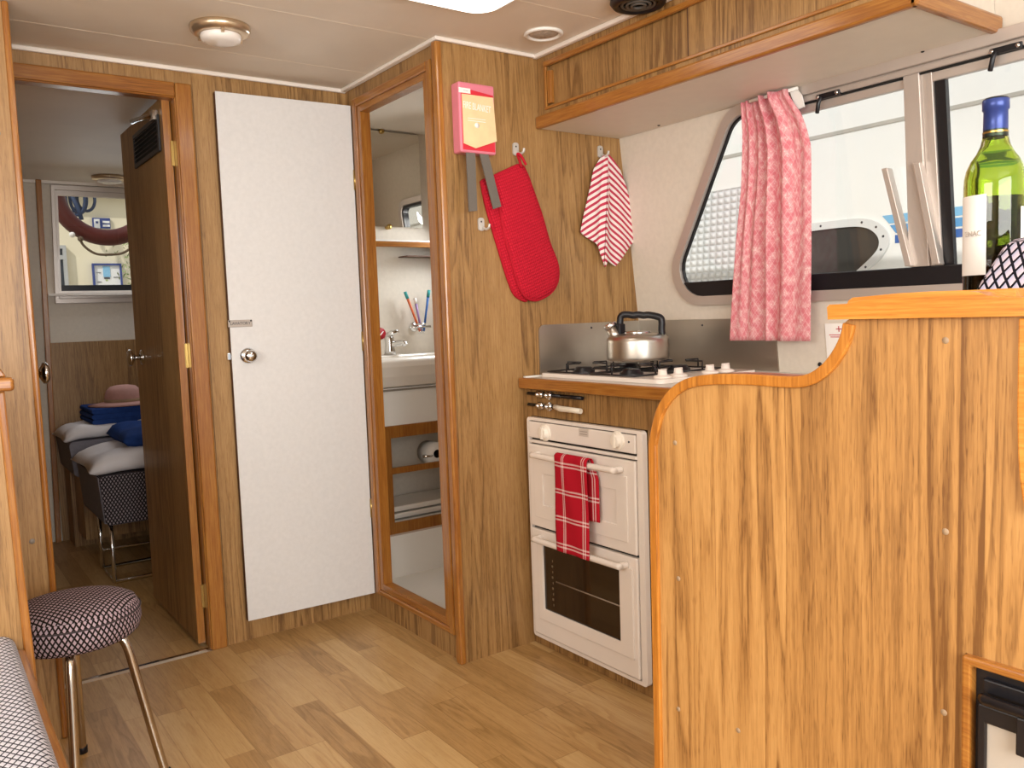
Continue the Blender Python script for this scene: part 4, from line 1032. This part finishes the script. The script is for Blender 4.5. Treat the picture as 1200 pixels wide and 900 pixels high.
# seat back cushion on the shelf
t0 = Vector((1.1, .35, 1.0705))
pr = [(1.062,1.071),(1.062,1.108),(1.070,1.124),(1.105,1.166),(1.122,1.172),(1.150,1.166),(1.160,1.14),(1.160,1.071)]
b = nb(); 
def cz(p, a): return Vector((p[0], a, p[1]))
n = len(pr); secs = []
for y, sc, dz in ((.515,.92,0),(.507,.98,.0),(.490,1,0),(.20,1,0)):
    lean = (.515-y)
    secs.append([b.verts.new((1.11+(p[0]-1.11)*sc, (y - (p[1]-1.071)*.22 if y > .3 else y), 1.071+(p[1]-1.071)*sc)) for p in pr])
for A, C in zip(secs[:-1], secs[1:]):
    for i in range(n): face(b, [A[i], A[(i+1)%n], C[(i+1)%n], C[i]])
face(b, secs[0]); face(b, secs[-1][::-1])
t = obj('seat_cushion', b, M_fab_big, org=t0, bev=.006, seg=3); tag(t, 'dark diamond-patterned seat cushion in front of the wine bottle', 'cushion')

# ================================================================== LOWER LEFT: BENCH AND STOOL
t = thing('dinette_bench', 'built-in bench with diamond-patterned seat cushion and oak end panel', 'bench', (-.3, 1.6, 0))
b = nb(); cs = rounded([(-.62,.375),(.134,.375),(.134,.48),(-.62,.48)], [.02,.02,.03,.02], 5); prism(b, cs, 'y', 1.02, 1.975); obj('seat_cushion', b, upholstery('diamond_upholstery_bench', s=.0125, w=.22, line='#2a2a33', a='#dddce2', c='#c8c8d2'), t, bev=.004)
b = nb(); box(b, -.62, .128, 1.02, 1.985, 0.001, .373); obj('base', b, M_oak, t)
b = nb(); box(b, .128, .148, 1.02, 1.975, .30, .445); obj('front_rail', b, M_teakx, t, bev=.005)
b = nb(); prism(b, [(-.62,.001),(.152,.001),(.146,.48),(.138,.980),(-.62,.980)], 'y', 1.985, 2.005); ep = obj('end_panel', b, M_oak, t)
b = nb(); prism(b, [(.150,.001),(.170,.001),(.166,.40),(.160,.60),(.153,.980),(.138,.980),(.146,.48)], 'y', 1.978, 2.012); obj('edge_lipping', b, M_teak, ep, bev=.004)
b = nb(); box(b, -.62, .170, 1.970, 2.020, .980, 1.008); obj('cap_rail', b, M_teakw, ep, bev=.007, seg=3)
b = nb(); prism(b, [(-.62,1.008),(.160,1.008),(.150,1.026),(-.62,1.030)], 'y', 2.00, 2.016); obj('fiddle', b, M_teakw, ep, bev=.003)

sc0 = onZ(.45, 85, 708); sc0 = Vector((sc0.x, sc0.y, 0))
t = thing('bar_stool', 'round padded stool with bent metal legs beside the doorway', 'stool', sc0)
R0 = .150
b = nb(); lathe(b, [(0,.366),(.10,.366),(.130,.370),(.142,.380),(.148,.402),(.146,.428),(.138,.446),(.120,.456),(.09,.463),(.045,.467),(0,.468)], sc0, 'z', 56, uv=True); obj('seat', b, upholstery('diamond_upholstery_stool', s=.0125, w=.36, line='#1d1714', a='#b8979a', c='#9d8f97'), t)
b = nb(); tube(b, [sc0+Vector((.1465*math.cos(2*PI*j/48), .1465*math.sin(2*PI*j/48), .4285)) for j in range(48)], .0022, 6, closed=True); obj('seat_piping', b, plain('dark_piping', '#3a3132', .8), t)
fr0 = onZ(0.0, 213, 908); av = math.atan2(fr0.y-sc0.y, fr0.x-sc0.x)
for k, da_ in enumerate((0, 1.95, PI, -1.35)):
    a = av + da_; c, s_ = math.cos(a), math.sin(a)
    pts = smoothpath([sc0+Vector((c*.04,s_*.04,.360)), sc0+Vector((c*.085,s_*.085,.359)), sc0+Vector((c*.112,s_*.112,.344)), sc0+Vector((c*.135,s_*.135,.24)), sc0+Vector((c*.165,s_*.165,.09)), sc0+Vector((c*.183,s_*.183,.006))], 6)
    b = nb(); tube(b, pts, .0105, 14); lg = obj('leg', b, M_pewter, t)
    b = nb(); lathe(b, [(0,.0005),(.013,.0005),(.013,.018),(.011,.02)], sc0+Vector((c*.183,s_*.183,0)), 'z', 14); obj('foot_cap', b, M_black, lg)
b = nb(); lathe(b, [(0,.350),(.06,.350),(.06,.366),(0,.366)], sc0, 'z', 24); obj('mounting_plate', b, M_black, t)

# ================================================================== AFT CABIN
# near berth on chrome legs
t = thing('near_berth', 'upholstered cabin berth on thin chrome legs, the nearer of two', 'bed', (.95, 4.1, 0))
b = nb(); prism(b, rounded([(.625,.262),(1.45,.262),(1.45,.475),(.610,.475)], .02, 4), 'y', 3.86, 4.42); obj('mattress', b, M_fab_bed, t, bev=.012, seg=3)
b = nb(); prism(b, [(.622,.27),(.627,.27),(.612,.47),(.607,.47)], 'y', 3.875, 4.405); obj('end_face', b, M_greyfab, t)
def leg(x, y): 
    b = nb(); tube(b, [(x,y,.262),(x,y,.008)], .009, 10); obj('leg', b, M_chrome, t)
for x, y in ((.645,3.885),(.645,4.16),(1.40,3.885),(1.40,4.16)): leg(x, y)
b = nb(); tube(b, [(.645,3.885,.010),(1.40,3.885,.010),(1.40,4.16,.010),(.645,4.16,.010)], .009, 8, closed=True); obj('floor_rail', b, M_chrome, t)
b = nb(); tube(b, [(.645,4.16,.09),(1.40,4.16,.09)], .006, 8); obj('stretcher', b, M_chrome, t)
t = thing('far_berth', 'cabin berth on a dark wooden base under the aft window', 'bed', (1.0, 4.67, 0))
b = nb(); prism(b, rounded([(.60,.395),(1.5,.395),(1.5,.565),(.585,.565)], .02, 4), 'y', 4.45, 4.885); obj('mattress', b, M_greyfab, t, bev=.012, seg=3)
b = nb(); box(b, .612, 1.5, 4.70, 4.885, .001, .394); box(b, .63, 1.5, 4.46, 4.70, .08, .394); obj('base', b, M_oak, t)
def soft(x0, x1, y0, y1, z0, z1, name, mat, label, cat, group=None, wob=.008, seed=0, ex=4.0, droop=0):
    """a pillow-like puffed box"""
    rnd = random.Random(seed); ph = [rnd.random()*6 for _ in range(6)]
    b = nb(); cx, cy, cz_ = (x0+x1)/2, (y0+y1)/2, (z0+z1)/2; hx, hy, hz = (x1-x0)/2, (y1-y0)/2, (z1-z0)/2
    def shell(s):
        def fn(u, v):
            a, c = 2*u-1, 2*v-1
            h = max(0, (1-abs(a)**ex))**.33 * max(0, (1-abs(c)**ex))**.33
            w = wob*(math.sin(a*4+ph[0]+c*2)+math.sin(c*5+ph[1])+.6*math.sin(a*9+c*7+ph[2]))*h
            z = cz_ + s*hz*h + (w if s > 0 else 0)
            if droop and a < -.55: z -= droop*((-a-.55)/.45)**2
            return Vector((cx+hx*a*(1-.02*math.cos(c*3)), cy+hy*c*(1-.03*math.cos(a*3)), z))
        return fn
    grid(b, shell(1), 28, 20); grid(b, shell(-1), 28, 20)
    bmesh.ops.remove_doubles(b, verts=b.verts, dist=.0004)
    o = obj(name, b, mat, org=(cx, cy, z0)); tag(o, label, cat, group); return o
soft(.585, 1.42, 3.862, 4.38, .474, .575, 'pillow', M_linen, 'white pillow flopped over the end of the nearer cabin berth', 'pillow', 'cabin pillows', seed=1, droop=.03)
soft(.570, 1.0, 4.452, 4.86, .566, .632, 'pillow', M_linen, 'white pillow at the head of the far cabin berth', 'pillow', 'cabin pillows', seed=2, droop=.03)
def blanket(x0, x1, y0, y1, z0, lay, h, label, seed):
    t = thing('folded_blanket', label, 'blanket', ((x0+x1)/2, (y0+y1)/2, z0), 'navy blankets in the cabin')
    for k in range(lay):
        rnd = random.Random(seed+k); b = nb(); e = .006*rnd.random()
        pr = rounded([(x0+e,z0+k*h),(x1,z0+k*h),(x1,z0+(k+1)*h-.001),(x0+e,z0+(k+1)*h-.001)], h*.45, 4)
        prism(b, pr, 'y', y0+.004*rnd.random(), y1-.004*rnd.random()); obj('fold', b, M_blue, t, bev=.006)
soft(.735, 1.40, 3.93, 4.34, .560, .650, 'blanket', M_blue, 'navy blanket bundled on the white pillow of the nearer berth', 'blanket', 'navy blankets in the cabin', seed=5, ex=5)
blanket(.70, 1.45, 4.50, 4.86, .630, 3, .026, 'navy blanket folded in layers under the pink hat on the far berth', 3)
hc = onY(4.62, 148, 484); 
t = thing('sun_hat', 'dusty pink brimmed hat lying on the navy blanket', 'hat', (hc.x, 4.66, .708))
hz = .7075
b = nb(); lathe(b, [(.085,.012),(.12,.008),(.165,.002),(.168,.004),(.12,.012),(.088,.018)], (hc.x, 4.66, hz), 'z', 40); obj('brim', b, M_straw, t)
b = nb(); lathe(b, [(.090,.010),(.088,.045),(.080,.075),(.060,.094),(.03,.100),(0,.099)], (hc.x, 4.66, hz), 'z', 40); obj('crown', b, M_straw, t)
b = nb(); lathe(b, [(.0915,.012),(.0905,.032)], (hc.x, 4.66, hz), 'z', 40); obj('band', b, M_band, t, solid=.002)

# ================================================================== BATHROOM
WY = 3.40
b = nb(); box(b, 1.385, 2.3, WY, WY+.03, 0, CZ); struct('wall_bathroom_back', b, M_vinyl)
def Y2(x, y, Y=3.1): p = onY(Y, x, y); return p
t = thing('shower_tray', 'white shower tray behind the bathroom door sill', 'shower tray', (1.8, 2.65, 0))
b = nb(); box(b, 1.386, 2.2, 2.232, 3.06, .001, .03); obj('base', b, M_porc, t)
b = nb(); box(b, 1.386, 2.2, 3.05, 3.085, .03, .205); obj('upstand', b, M_porc, t)
t = thing('vanity_unit', 'wood-framed bathroom vanity with white panel and open recesses below the basin', 'vanity', (1.8, 3.2, .2))
VY = 3.09
b = nb(); prism(b, [(1.40,.20),(2.16,.20),(2.16,.657),(1.40,.657)], 'y', VY-.012, VY, holes=[[(1.585,.482),(2.12,.482),(2.12,.606),(1.585,.606)], [(1.585,.252),(2.12,.252),(2.12,.455),(1.585,.455)]]); obj('frame', b, M_teak, t, bev=.002)
b = nb(); box(b, 1.40, 2.16, VY, VY+.012, .657, .812); obj('white_panel', b, M_whitew, t)
b = nb(); box(b, 1.40, 2.16, WY-.02, WY-.002, .20, .80); box(b, 1.40, 2.16, VY, WY-.02, .20, .215); obj('recess_lining', b, M_vinyl, t)
b = nb()
for k in range(3): box(b, 1.60, 2.1, VY+.04, VY+.24, .222+k*.03, .245+k*.03)
o = obj('storage_tray', b, M_porc, org=(1.85, VY+.14, .216), bev=.006); tag(o, 'white ribbed plastic tray in the lower recess of the bathroom vanity', 'tray')
t = thing('basin', 'white wash basin with rounded front in the bathroom', 'basin', (1.8, 3.2, .81))
b = nb(); prism(b, [(3.075,.938),(3.060,.925),(3.058,.90),(3.066,.86),(3.085,.815),(WY-.004,.815),(WY-.004,.938),(3.30,.938),(3.28,.86),(3.12,.86),(3.10,.938)], 'x', 1.395, 2.155); obj('bowl', b, M_porc, t, bev=.006)
b = nb(); box(b, 1.395, 2.155, 3.082, 3.088, .800, .808); obj('seal_strip', b, plain('grey_seal', '#8d857b', .5), t)
tp = onY(3.34, 457, 414); t = thing('basin_tap', 'chrome mixer tap on the bathroom basin', 'tap', (tp.x, 3.34, .938))
b = nb(); lathe(b, [(0,.0005),(.026,.0005),(.024,.02),(.020,.05),(.022,.075),(.018,.085),(0,.087)], (tp.x,3.34,.938), 'z', 24); obj('body', b, M_chrome, t)
b = nb(); tube(b, smoothpath([(tp.x,3.34,.975),(tp.x+.015,3.32,.985),(tp.x+.038,3.285,.990),(tp.x+.044,3.275,.980)], 5), .013, 12); obj('spout', b, M_chrome, t)
b = nb(); tube(b, [(tp.x-.005,3.34,1.02),(tp.x+.01,3.33,1.035),(tp.x+.03,3.31,1.042)], [.016,.013,.007], 12); obj('lever', b, M_chrome, t)
# mirror cabinet front
q = [onY(WY-.02, x, y) for x, y in ((430,153),(490,158),(493,268),(436,265))]
mx0, mx1, mz0, mz1 = 1.60, q[1].x, q[3].z, (q[0].z+q[1].z)/2
t = thing('bathroom_mirror', 'frameless mirror clipped to the bathroom wall', 'mirror', ((mx0+mx1)/2, WY, mz0))
b = nb(); box(b, mx0, mx1, WY-.022, WY-.001, mz0, mz1); obj('glass', b, M_mirror, t)
for x, z in ((onY(WY-.02,447,158).x, mz1), (onY(WY-.02,456,266).x, mz0)):
    b = nb(); lathe(b, [(0,-.03),(.011,-.029),(.012,-.024),(.012,-.001)], (x, WY, z), 'y', 16); obj('clip', b, M_brass, t)
q0, q1, q2 = onY(WY-.1,440,279), onY(WY-.1,504,286), onY(WY-.1,440,286)
t = thing('bathroom_shelf', 'narrow shelf with teak edge under the bathroom mirror', 'shelf', (1.9, WY-.05, q2.z))
b = nb(); box(b, 1.60, 2.08, WY-.10, WY-.001, q2.z, q2.z+.02); obj('board', b, M_whitew, t)
b = nb(); box(b, 1.60, 2.08, WY-.115, WY-.10, q2.z-.012, q2.z+.012); obj('edge', b, M_teakw, t, bev=.003)
b = nb(); s0 = onY(WY-.01,470,297); box(b, s0.x-.01, 2.08, WY-.09, WY-.001, q2.z-.05, q2.z-.045); obj('bracket', b, M_dkbrown, t)
# toothbrush holder
hq = onY(WY-.05, 491, 383)
t = thing('toothbrush_holder', 'chrome toothbrush holder on the bathroom wall above the basin', 'holder', (hq.x, WY, hq.z))
b = nb(); tube(b, [(hq.x-.05,WY-.05,hq.z),(hq.x+.06,WY-.05,hq.z)], .006, 10); tube(b, [(hq.x,WY-.05,hq.z),(hq.x,WY-.001,hq.z)], .006, 10); lathe(b, [(0,-.012),(.02,-.011),(.022,-.001)], (hq.x,WY,hq.z), 'y', 18); obj('rail', b, M_chrome, t)
b = nb(); lathe(b, [(.022,-.004),(.022,.004)], (hq.x+.01,WY-.05,hq.z+.012), 'z', 20); obj('ring', b, M_chrome, t, solid=.003)
b = nb(); lathe(b, [(0,-.03),(.016,-.03),(.019,.02)], (hq.x+.01,WY-.05,hq.z-.003), 'z', 20); obj('cup', b, M_pane, t)
for k, (dxp, tilt, h, mt, lab_) in enumerate(((-.004,-.055,.155,M_toothr,'orange toothbrush with teal bristles leaning in the holder'),(.004,-.02,.13,M_toothp,'lilac toothbrush standing in the middle of the holder'),(.016,.035,.16,M_toothb,'blue toothbrush leaning towards the wall side of the holder'))):
    p0 = Vector((hq.x+.008+dxp, WY-.05, hq.z-.02)); p1 = p0+Vector((tilt,.006,h))
    t = thing('toothbrush', lab_, 'toothbrush', p0, 'toothbrushes above the basin')
    b = nb(); tube(b, [p0, (p0+p1)/2, p1], [.0055,.005,.0065], 8); obj('brush_handle', b, mt, t)
    b = nb(); tube(b, [p1-(p1-p0)*.04, p1+(p1-p0)*.16], .0075, 8); obj('bristles', b, M_bristle if k != 1 else M_paper, t)
sq = onY(WY-.002, 446, 391)
b = nb(); lathe(b, [(0,-.002),(.026,-.002),(.026,-.0003)], (sq.x, WY, sq.z), 'y', 28); o = obj('safety_sticker', b, M_redstick, org=(sq.x, WY, sq.z)); tag(o, 'round red sticker with a white mark on the bathroom wall', 'sticker')  # a sticker lying flat on the wall, no hung sign
b = nb(); tube(b, [(sq.x-.012,WY-.0025,sq.z+.002),(sq.x-.003,WY-.0025,sq.z-.008),(sq.x+.014,WY-.0025,sq.z+.010)], .0028, 6); obj('tick_mark', b, M_paper, o)
# toilet roll
tq = onY(3.12, 509, 532)
t = thing('toilet_roll', 'white toilet roll on a holder in the upper vanity recess', 'toilet roll', (tq.x, 3.15, tq.z))
b = nb(); lathe(b, [(.018,-.045),(.050,-.045),(.051,0),(.050,.045),(.018,.045)], (tq.x+.012,3.16,tq.z), 'y', 32); obj('paper', b, M_paper, t)
b = nb(); lathe(b, [(.0185,-.0455),(.0185,.045),(0,.045)], (tq.x+.012,3.16,tq.z), 'y', 24); obj('core', b, M_gap, t)
b = nb(); tube(b, [(tq.x-.055,3.12,tq.z-.004),(tq.x-.02,3.118,tq.z-.006),(tq.x+.012,3.13,tq.z)], .007, 8); obj('holder_arm', b, M_chrome, t)

# ================================================================== OUTSIDE, SIDE WINDOW: NEIGHBOURING BOAT
NX = 3.0
t = thing('neighbouring_boat', 'white cabin side of the boat moored alongside, seen through the galley window', 'boat', (NX, 2.5, 0))
b = nb(); prism(b, [(NX,-.6),(NX+.02,1.2),(NX+.10,2.05),(NX+.8,2.3),(NX+.8,-.6)], 'y', -2, 7); hl = obj('cabin_side', b, M_whitew, t)
def nx(z): return NX + (.02*(z+.6)/1.8 if z < 1.2 else .02+.08*(z-1.2)/.85)
def onN(x, y):
    p = onX(NX, x, y)
    for _ in range(5): p = onX(nx(p.z), x, y)
    return p
g = [onN(x, y) for x, y in ((925,168),(1200,108))]
b = nb(); box(b, nx(g[0].z)-.004, nx(g[0].z)+.01, -1.0, 5.0, g[0].z-.007, g[0].z+.007); obj('gutter_rail', b, plain('grey_rubber', '#b9b4aa', .5), t)
b = nb(); p = onN(944,173); lathe(b, [(0,-.03),(.02,-.028),(.024,0)], p, 'x', 16); obj('deck_fitting', b, M_chrome, t)
def stripe_(pts, m):
    P = [onN(*q) for q in pts]; z1 = (P[0].z); z0 = P[1].z; b = nb()
    ngon_prism(b, [(P[0].y,z1),(P[1].y,z0),(-.5,z0),(-.5,z1)], None, 0, 1, fn=lambda q, a: Vector((nx(q[1])-.0005-.001*a, q[0], q[1]))); obj('stripe', b, m, t)
stripe_([(1034,253),(1042,262)], M_st1); stripe_([(1043,264),(1050,273)], M_st2); stripe_([(1049,275.5),(1049,285)], M_st3)
# portlight
def pl_(L):
    P = [Vector((onN(*q).y, onN(*q).z, 0)) for q in L]; P = P[:1] + smoothpath(P[1:-1], 4) + P[-1:]
    return [(v.x, v.y) for v in P]
por = pl_([(865,352),(870,274),(915,266),(952,262),(1000,256.5),(1022,257.5),(1036,265),(1043,276),(1042,289),(1030,306),(1010,322),(985,352)])
pir = pl_([(880,348),(880,282),(915,276),(952,271),(990,266.5),(1010,266),(1023,270),(1031,279),(1031,290),(1023,301),(1006,317),(978,347)])
po = pl_([(872,350),(875,278),(915,271),(952,266.5),(1000,261),(1019,262),(1031,268),(1037,277),(1036,289),(1026,304),(1008,320),(983,350)])
nf = lambda q, a: Vector((nx(q[1]) - a, q[0], q[1]))
b = nb(); prism(b, por, None, .0005, .012, fn=nf, holes=[pir]); pf = obj('portlight_frame', b, plain('portlight_frame_grey', '#dedcd8', .35, var=.01), t, bev=.003)
b = nb(); prism(b, pir, None, .0005, .005, fn=nf); obj('portlight_glass', b, M_portglass, pf)
pm = po
for i in range(5, len(pm)-1, 5):
    y_, z_ = pm[i]; b = nb(); lathe(b, [(0,-.0135),(.0045,-.013),(.005,-.012)], (nx(z_), y_, z_), 'x', 10); obj('screw', b, M_ink, pf)
a0, a1 = onN(800,236), onN(862,338)
b = nb(); 
prism(b, [(a1.y-.10,a1.z-.1),(a0.y+.4,a1.z-.1),(a0.y+.4,a0.z+.02),(a1.y-.10,a0.z+.02)], None, .0005, .012, fn=nf); obj('nonslip_panel', b, M_nonslip, t)

# ================================================================== OUTSIDE, AFT WINDOW
OYW = 9.0
t = thing('lifebuoy', 'red lifebuoy ring, backlit shade put into its colour, with a rope loop outside the aft window', 'lifebuoy', onY(5.35, 122, 227))
lcx = onY(5.35, 122, 227); depth = (lcx-CAM).dot(f_); Rm = 51*depth/FPX; rt = 9.5*depth/FPX
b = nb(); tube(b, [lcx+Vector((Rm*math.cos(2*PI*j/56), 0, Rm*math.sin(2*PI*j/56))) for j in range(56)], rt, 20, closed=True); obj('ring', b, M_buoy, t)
b = nb(); tube(b, smoothpath([onY(5.30, 30+x/7.5, 210+y/7.5) for x, y in ((480,520),(500,570),(560,625),(640,660),(760,662),(850,650),(925,605),(960,560))], 5), .007, 8); obj('grab_rope', b, M_rope, t)
for x, y in ((410,488),(482,525)):
    p = onY(5.30, 30+x/7.5, 210+y/7.5); b = nb(); lathe(b, [(0,-.02),(.012,-.015),(.016,0),(.012,.015),(0,.02)], p, 'y', 12); obj('rope_clip', b, M_paper if x == 410 else M_rope, t)
t = thing('quay_building', 'pale yellow rendered building on the quay behind the lifebuoy', 'building', (1.5, OYW+.2, 0))
b = nb(); box(b, -4, 8, OYW, OYW+.4, -1, 3.4); obj('wall', b, M_yellow, t)
w0, w1 = onY(OYW, 66, 288), onY(OYW, 80.5, 345)
b = nb(); prism(b, [(w0.x-.8,w1.z-.5),(w1.x,w1.z-.5),(w1.x,w0.z),(w0.x-.8,w0.z)], 'y', OYW-.06, OYW-.001, holes=[[(w0.x-.7,w1.z-.4),(w1.x-.03,w1.z-.4),(w1.x-.03,w0.z-.03),(w0.x-.7,w0.z-.03)]]); wf = obj('window_frame', b, M_winframe, t)
b = nb(); box(b, w0.x-.7, w1.x-.03, OYW-.02, OYW-.002, w1.z-.4, w0.z-.03); obj('pane', b, M_darkpane, wf)
zc = onY(OYW,75,302).z; b = nb(); box(b, w0.x-.7, w1.x-.03, OYW-.05, OYW-.021, zc-.02, zc+.02); obj('glazing_bar', b, M_winframe, wf)
ez = onY(OYW, 140, 233).z; b = nb(); box(b, -4, 8, OYW-.12, OYW-.001, ez, ez+.10); obj('gutter', b, M_winframe, t)
# upper sign
def rect(px0, py0, px1, py1, Y): a = onY(Y, px0, py0); c = onY(Y, px1, py1); return a.x, c.x, c.z, a.z
x0,x1,z0,z1 = rect(107.5,255.5,129,268, OYW)
t = thing('wall_sign', 'small blue and white sign on the yellow building, inside the lifebuoy ring', 'sign', (x0, OYW, z0))
b = nb(); box(b, x0, x1, OYW-.03, OYW-.003, z0, z1); obj('board', b, M_navy, t)
w = x1-x0; h = z1-z0
b = nb(); box(b, x0+.07*w, x0+.40*w, OYW-.034, OYW-.03, z0, z1-.12*h); pp = obj('white_panel', b, M_paper, t)
b = nb(); box(b, x0+.17*w, x0+.30*w, OYW-.038, OYW-.034, z0+.45*h, z0+.65*h); obj('pictogram', b, M_navy, pp)
for k in range(2):
    b = nb(); box(b, x0+.56*w, x1-.04*w, OYW-.034, OYW-.03, z0+(.15+.36*k)*h, z0+(.36+.36*k)*h); obj('text_block', b, M_paper, t)
x0,x1,z0,z1 = rect(107,309,143,336, OYW); w = x1-x0; h = z1-z0
t = thing('notice_board', 'white notice board in a blue frame on the yellow building below the lifebuoy', 'sign', (x0, OYW, z0-.3))
b = nb(); prism(b, [(x0,z0-.2),(x1,z0-.2),(x1,z1),(x0,z1)], 'y', OYW-.05, OYW-.003, holes=[[(x0+.06*w,z0-.15),(x1-.06*w,z0-.15),(x1-.06*w,z1-.08*h),(x0+.06*w,z1-.08*h)]]); obj('frame', b, M_navy, t)
b = nb(); box(b, x0+.05*w, x1-.05*w, OYW-.03, OYW-.004, z0-.16, z1-.07*h); bd2 = obj('sheet', b, M_paper, t)
b = nb(); box(b, x0+.36*w, x0+.60*w, OYW-.036, OYW-.03, z0+.42*h, z1-.12*h); obj('blue_picture', b, M_sky, bd2)
b = nb(); box(b, x0+.38*w, x0+.58*w, OYW-.036, OYW-.03, z0+.34*h, z0+.40*h); obj('dark_caption', b, M_ink, bd2)
for k in range(3):
    b = nb(); box(b, x0+(.14+.56*(k%2))*w, x0+(.28+.58*(k%2))*w, OYW-.036, OYW-.03, z0+(.2+.2*k)*h, z0+(.22+.2*k)*h); obj('text_line', b, M_ink, bd2)
hc_ = onY(OYW-.32, 95, 232)
t = thing('hose_coil', 'dark blue hose coiled on the yellow building near its gutter', 'hose', hc_)
b = nb()
for k, (ox, rx, rz) in enumerate(((0,.08,.16),(.03,.07,.14),(.10,.075,.11),(-.03,.06,.12))):
    tube(b, [hc_+Vector((ox-.05+rx*math.cos(2*PI*j/24), .03*k, rz*math.sin(2*PI*j/24))) for j in range(24)], .014, 8, closed=True)
tube(b, [hc_+Vector((-.09,0,.05)), hc_+Vector((-.03,0,-.10)), hc_+Vector((-.01,0,-.2))], .02, 8)
obj('coil', b, M_navyhose, t)
# shrub by the building
fcx = onY(8.4, 152, 310)
b = nb(); rnd = random.Random(3)
for k in range(420):
    p = fcx + Vector((rnd.gauss(.12,.10), rnd.gauss(0,.1), rnd.gauss(-.02,.20)))
    n1 = Vector((rnd.uniform(-1,1), rnd.uniform(-1,1), rnd.uniform(-1,1))).normalized(); n2 = n1.orthogonal().normalized()
    s = rnd.uniform(.012,.03); face(b, [b.verts.new(p+n1*s), b.verts.new(p+n2*s*.5), b.verts.new(p-n1*s), b.verts.new(p-n2*s*.5)])
t = thing('climbing_shrub', 'pale green climbing shrub by the yellow building, right of its signs', 'plant', (fcx.x+.1, 8.4, 0))
obj('foliage', b, M_leaf, t)
b = nb(); tube(b, smoothpath([(fcx.x+.1,8.4,0),(fcx.x+.12,8.42,.6),(fcx.x+.08,8.4,1.2),(fcx.x+.1,8.4,fcx.z+.2)],4), .02, 8); obj('stem', b, M_rope, t)
b = nb(); box(b, -12, 14, 5.2, 14, -.9, -.6); struct('ground_quay', b, plain('quay_concrete', '#b9b3a6', .9))

# ================================================================== LIGHT
w = bpy.data.worlds.new('world'); scene.world = w; w.use_nodes = True; nt = w.node_tree
bg = nt.nodes['Background']; bg.inputs['Color'].default_value = (.92,.96,1,1); bg.inputs['Strength'].default_value = .9
def area(name, loc, target, sx, sy, power, col):
    l = bpy.data.lights.new(name, 'AREA'); l.shape = 'RECTANGLE'; l.size = sx; l.size_y = sy; l.energy = power; l.color = col
    o = bpy.data.objects.new(name, l); COL.objects.link(o); o.location = loc
    d = Vector(target) - Vector(loc); o.rotation_euler = d.to_track_quat('-Z', 'Y').to_euler(); return o
area('camera_side_fill', (.12, -1.25, 1.35), (.85, 2.2, .95), 1.9, 1.0, 76, (1, .985, .955))  # added broad light behind the camera for flash and fill; no windscreen built
area('left_side_fill', (-1.25, .55, 1.45), (1.0, .9, .8), 1.3, .6, 28, (1, .985, .955))  # added to brighten the partition; the left wall has no window
area('bathroom_window_daylight', (HX(1.46,-.10), 3.12, 1.46), (1.5, 2.7, .8), .34, .36, 10, (.95, .97, 1))
area('aft_window_daylight', (1.0, AY-.06, 1.52), (.9, 3.9, .3), .55, .45, 3.2, (.85, .93, 1))
s = bpy.data.lights.new('sun', 'SUN'); s.energy = 2.35; s.angle = .02; s.color = (1, .975, .94)
so_ = bpy.data.objects.new('sun', s); COL.objects.link(so_); so_.rotation_euler = Vector((.62, .42, -.66)).to_track_quat('-Z', 'Y').to_euler()
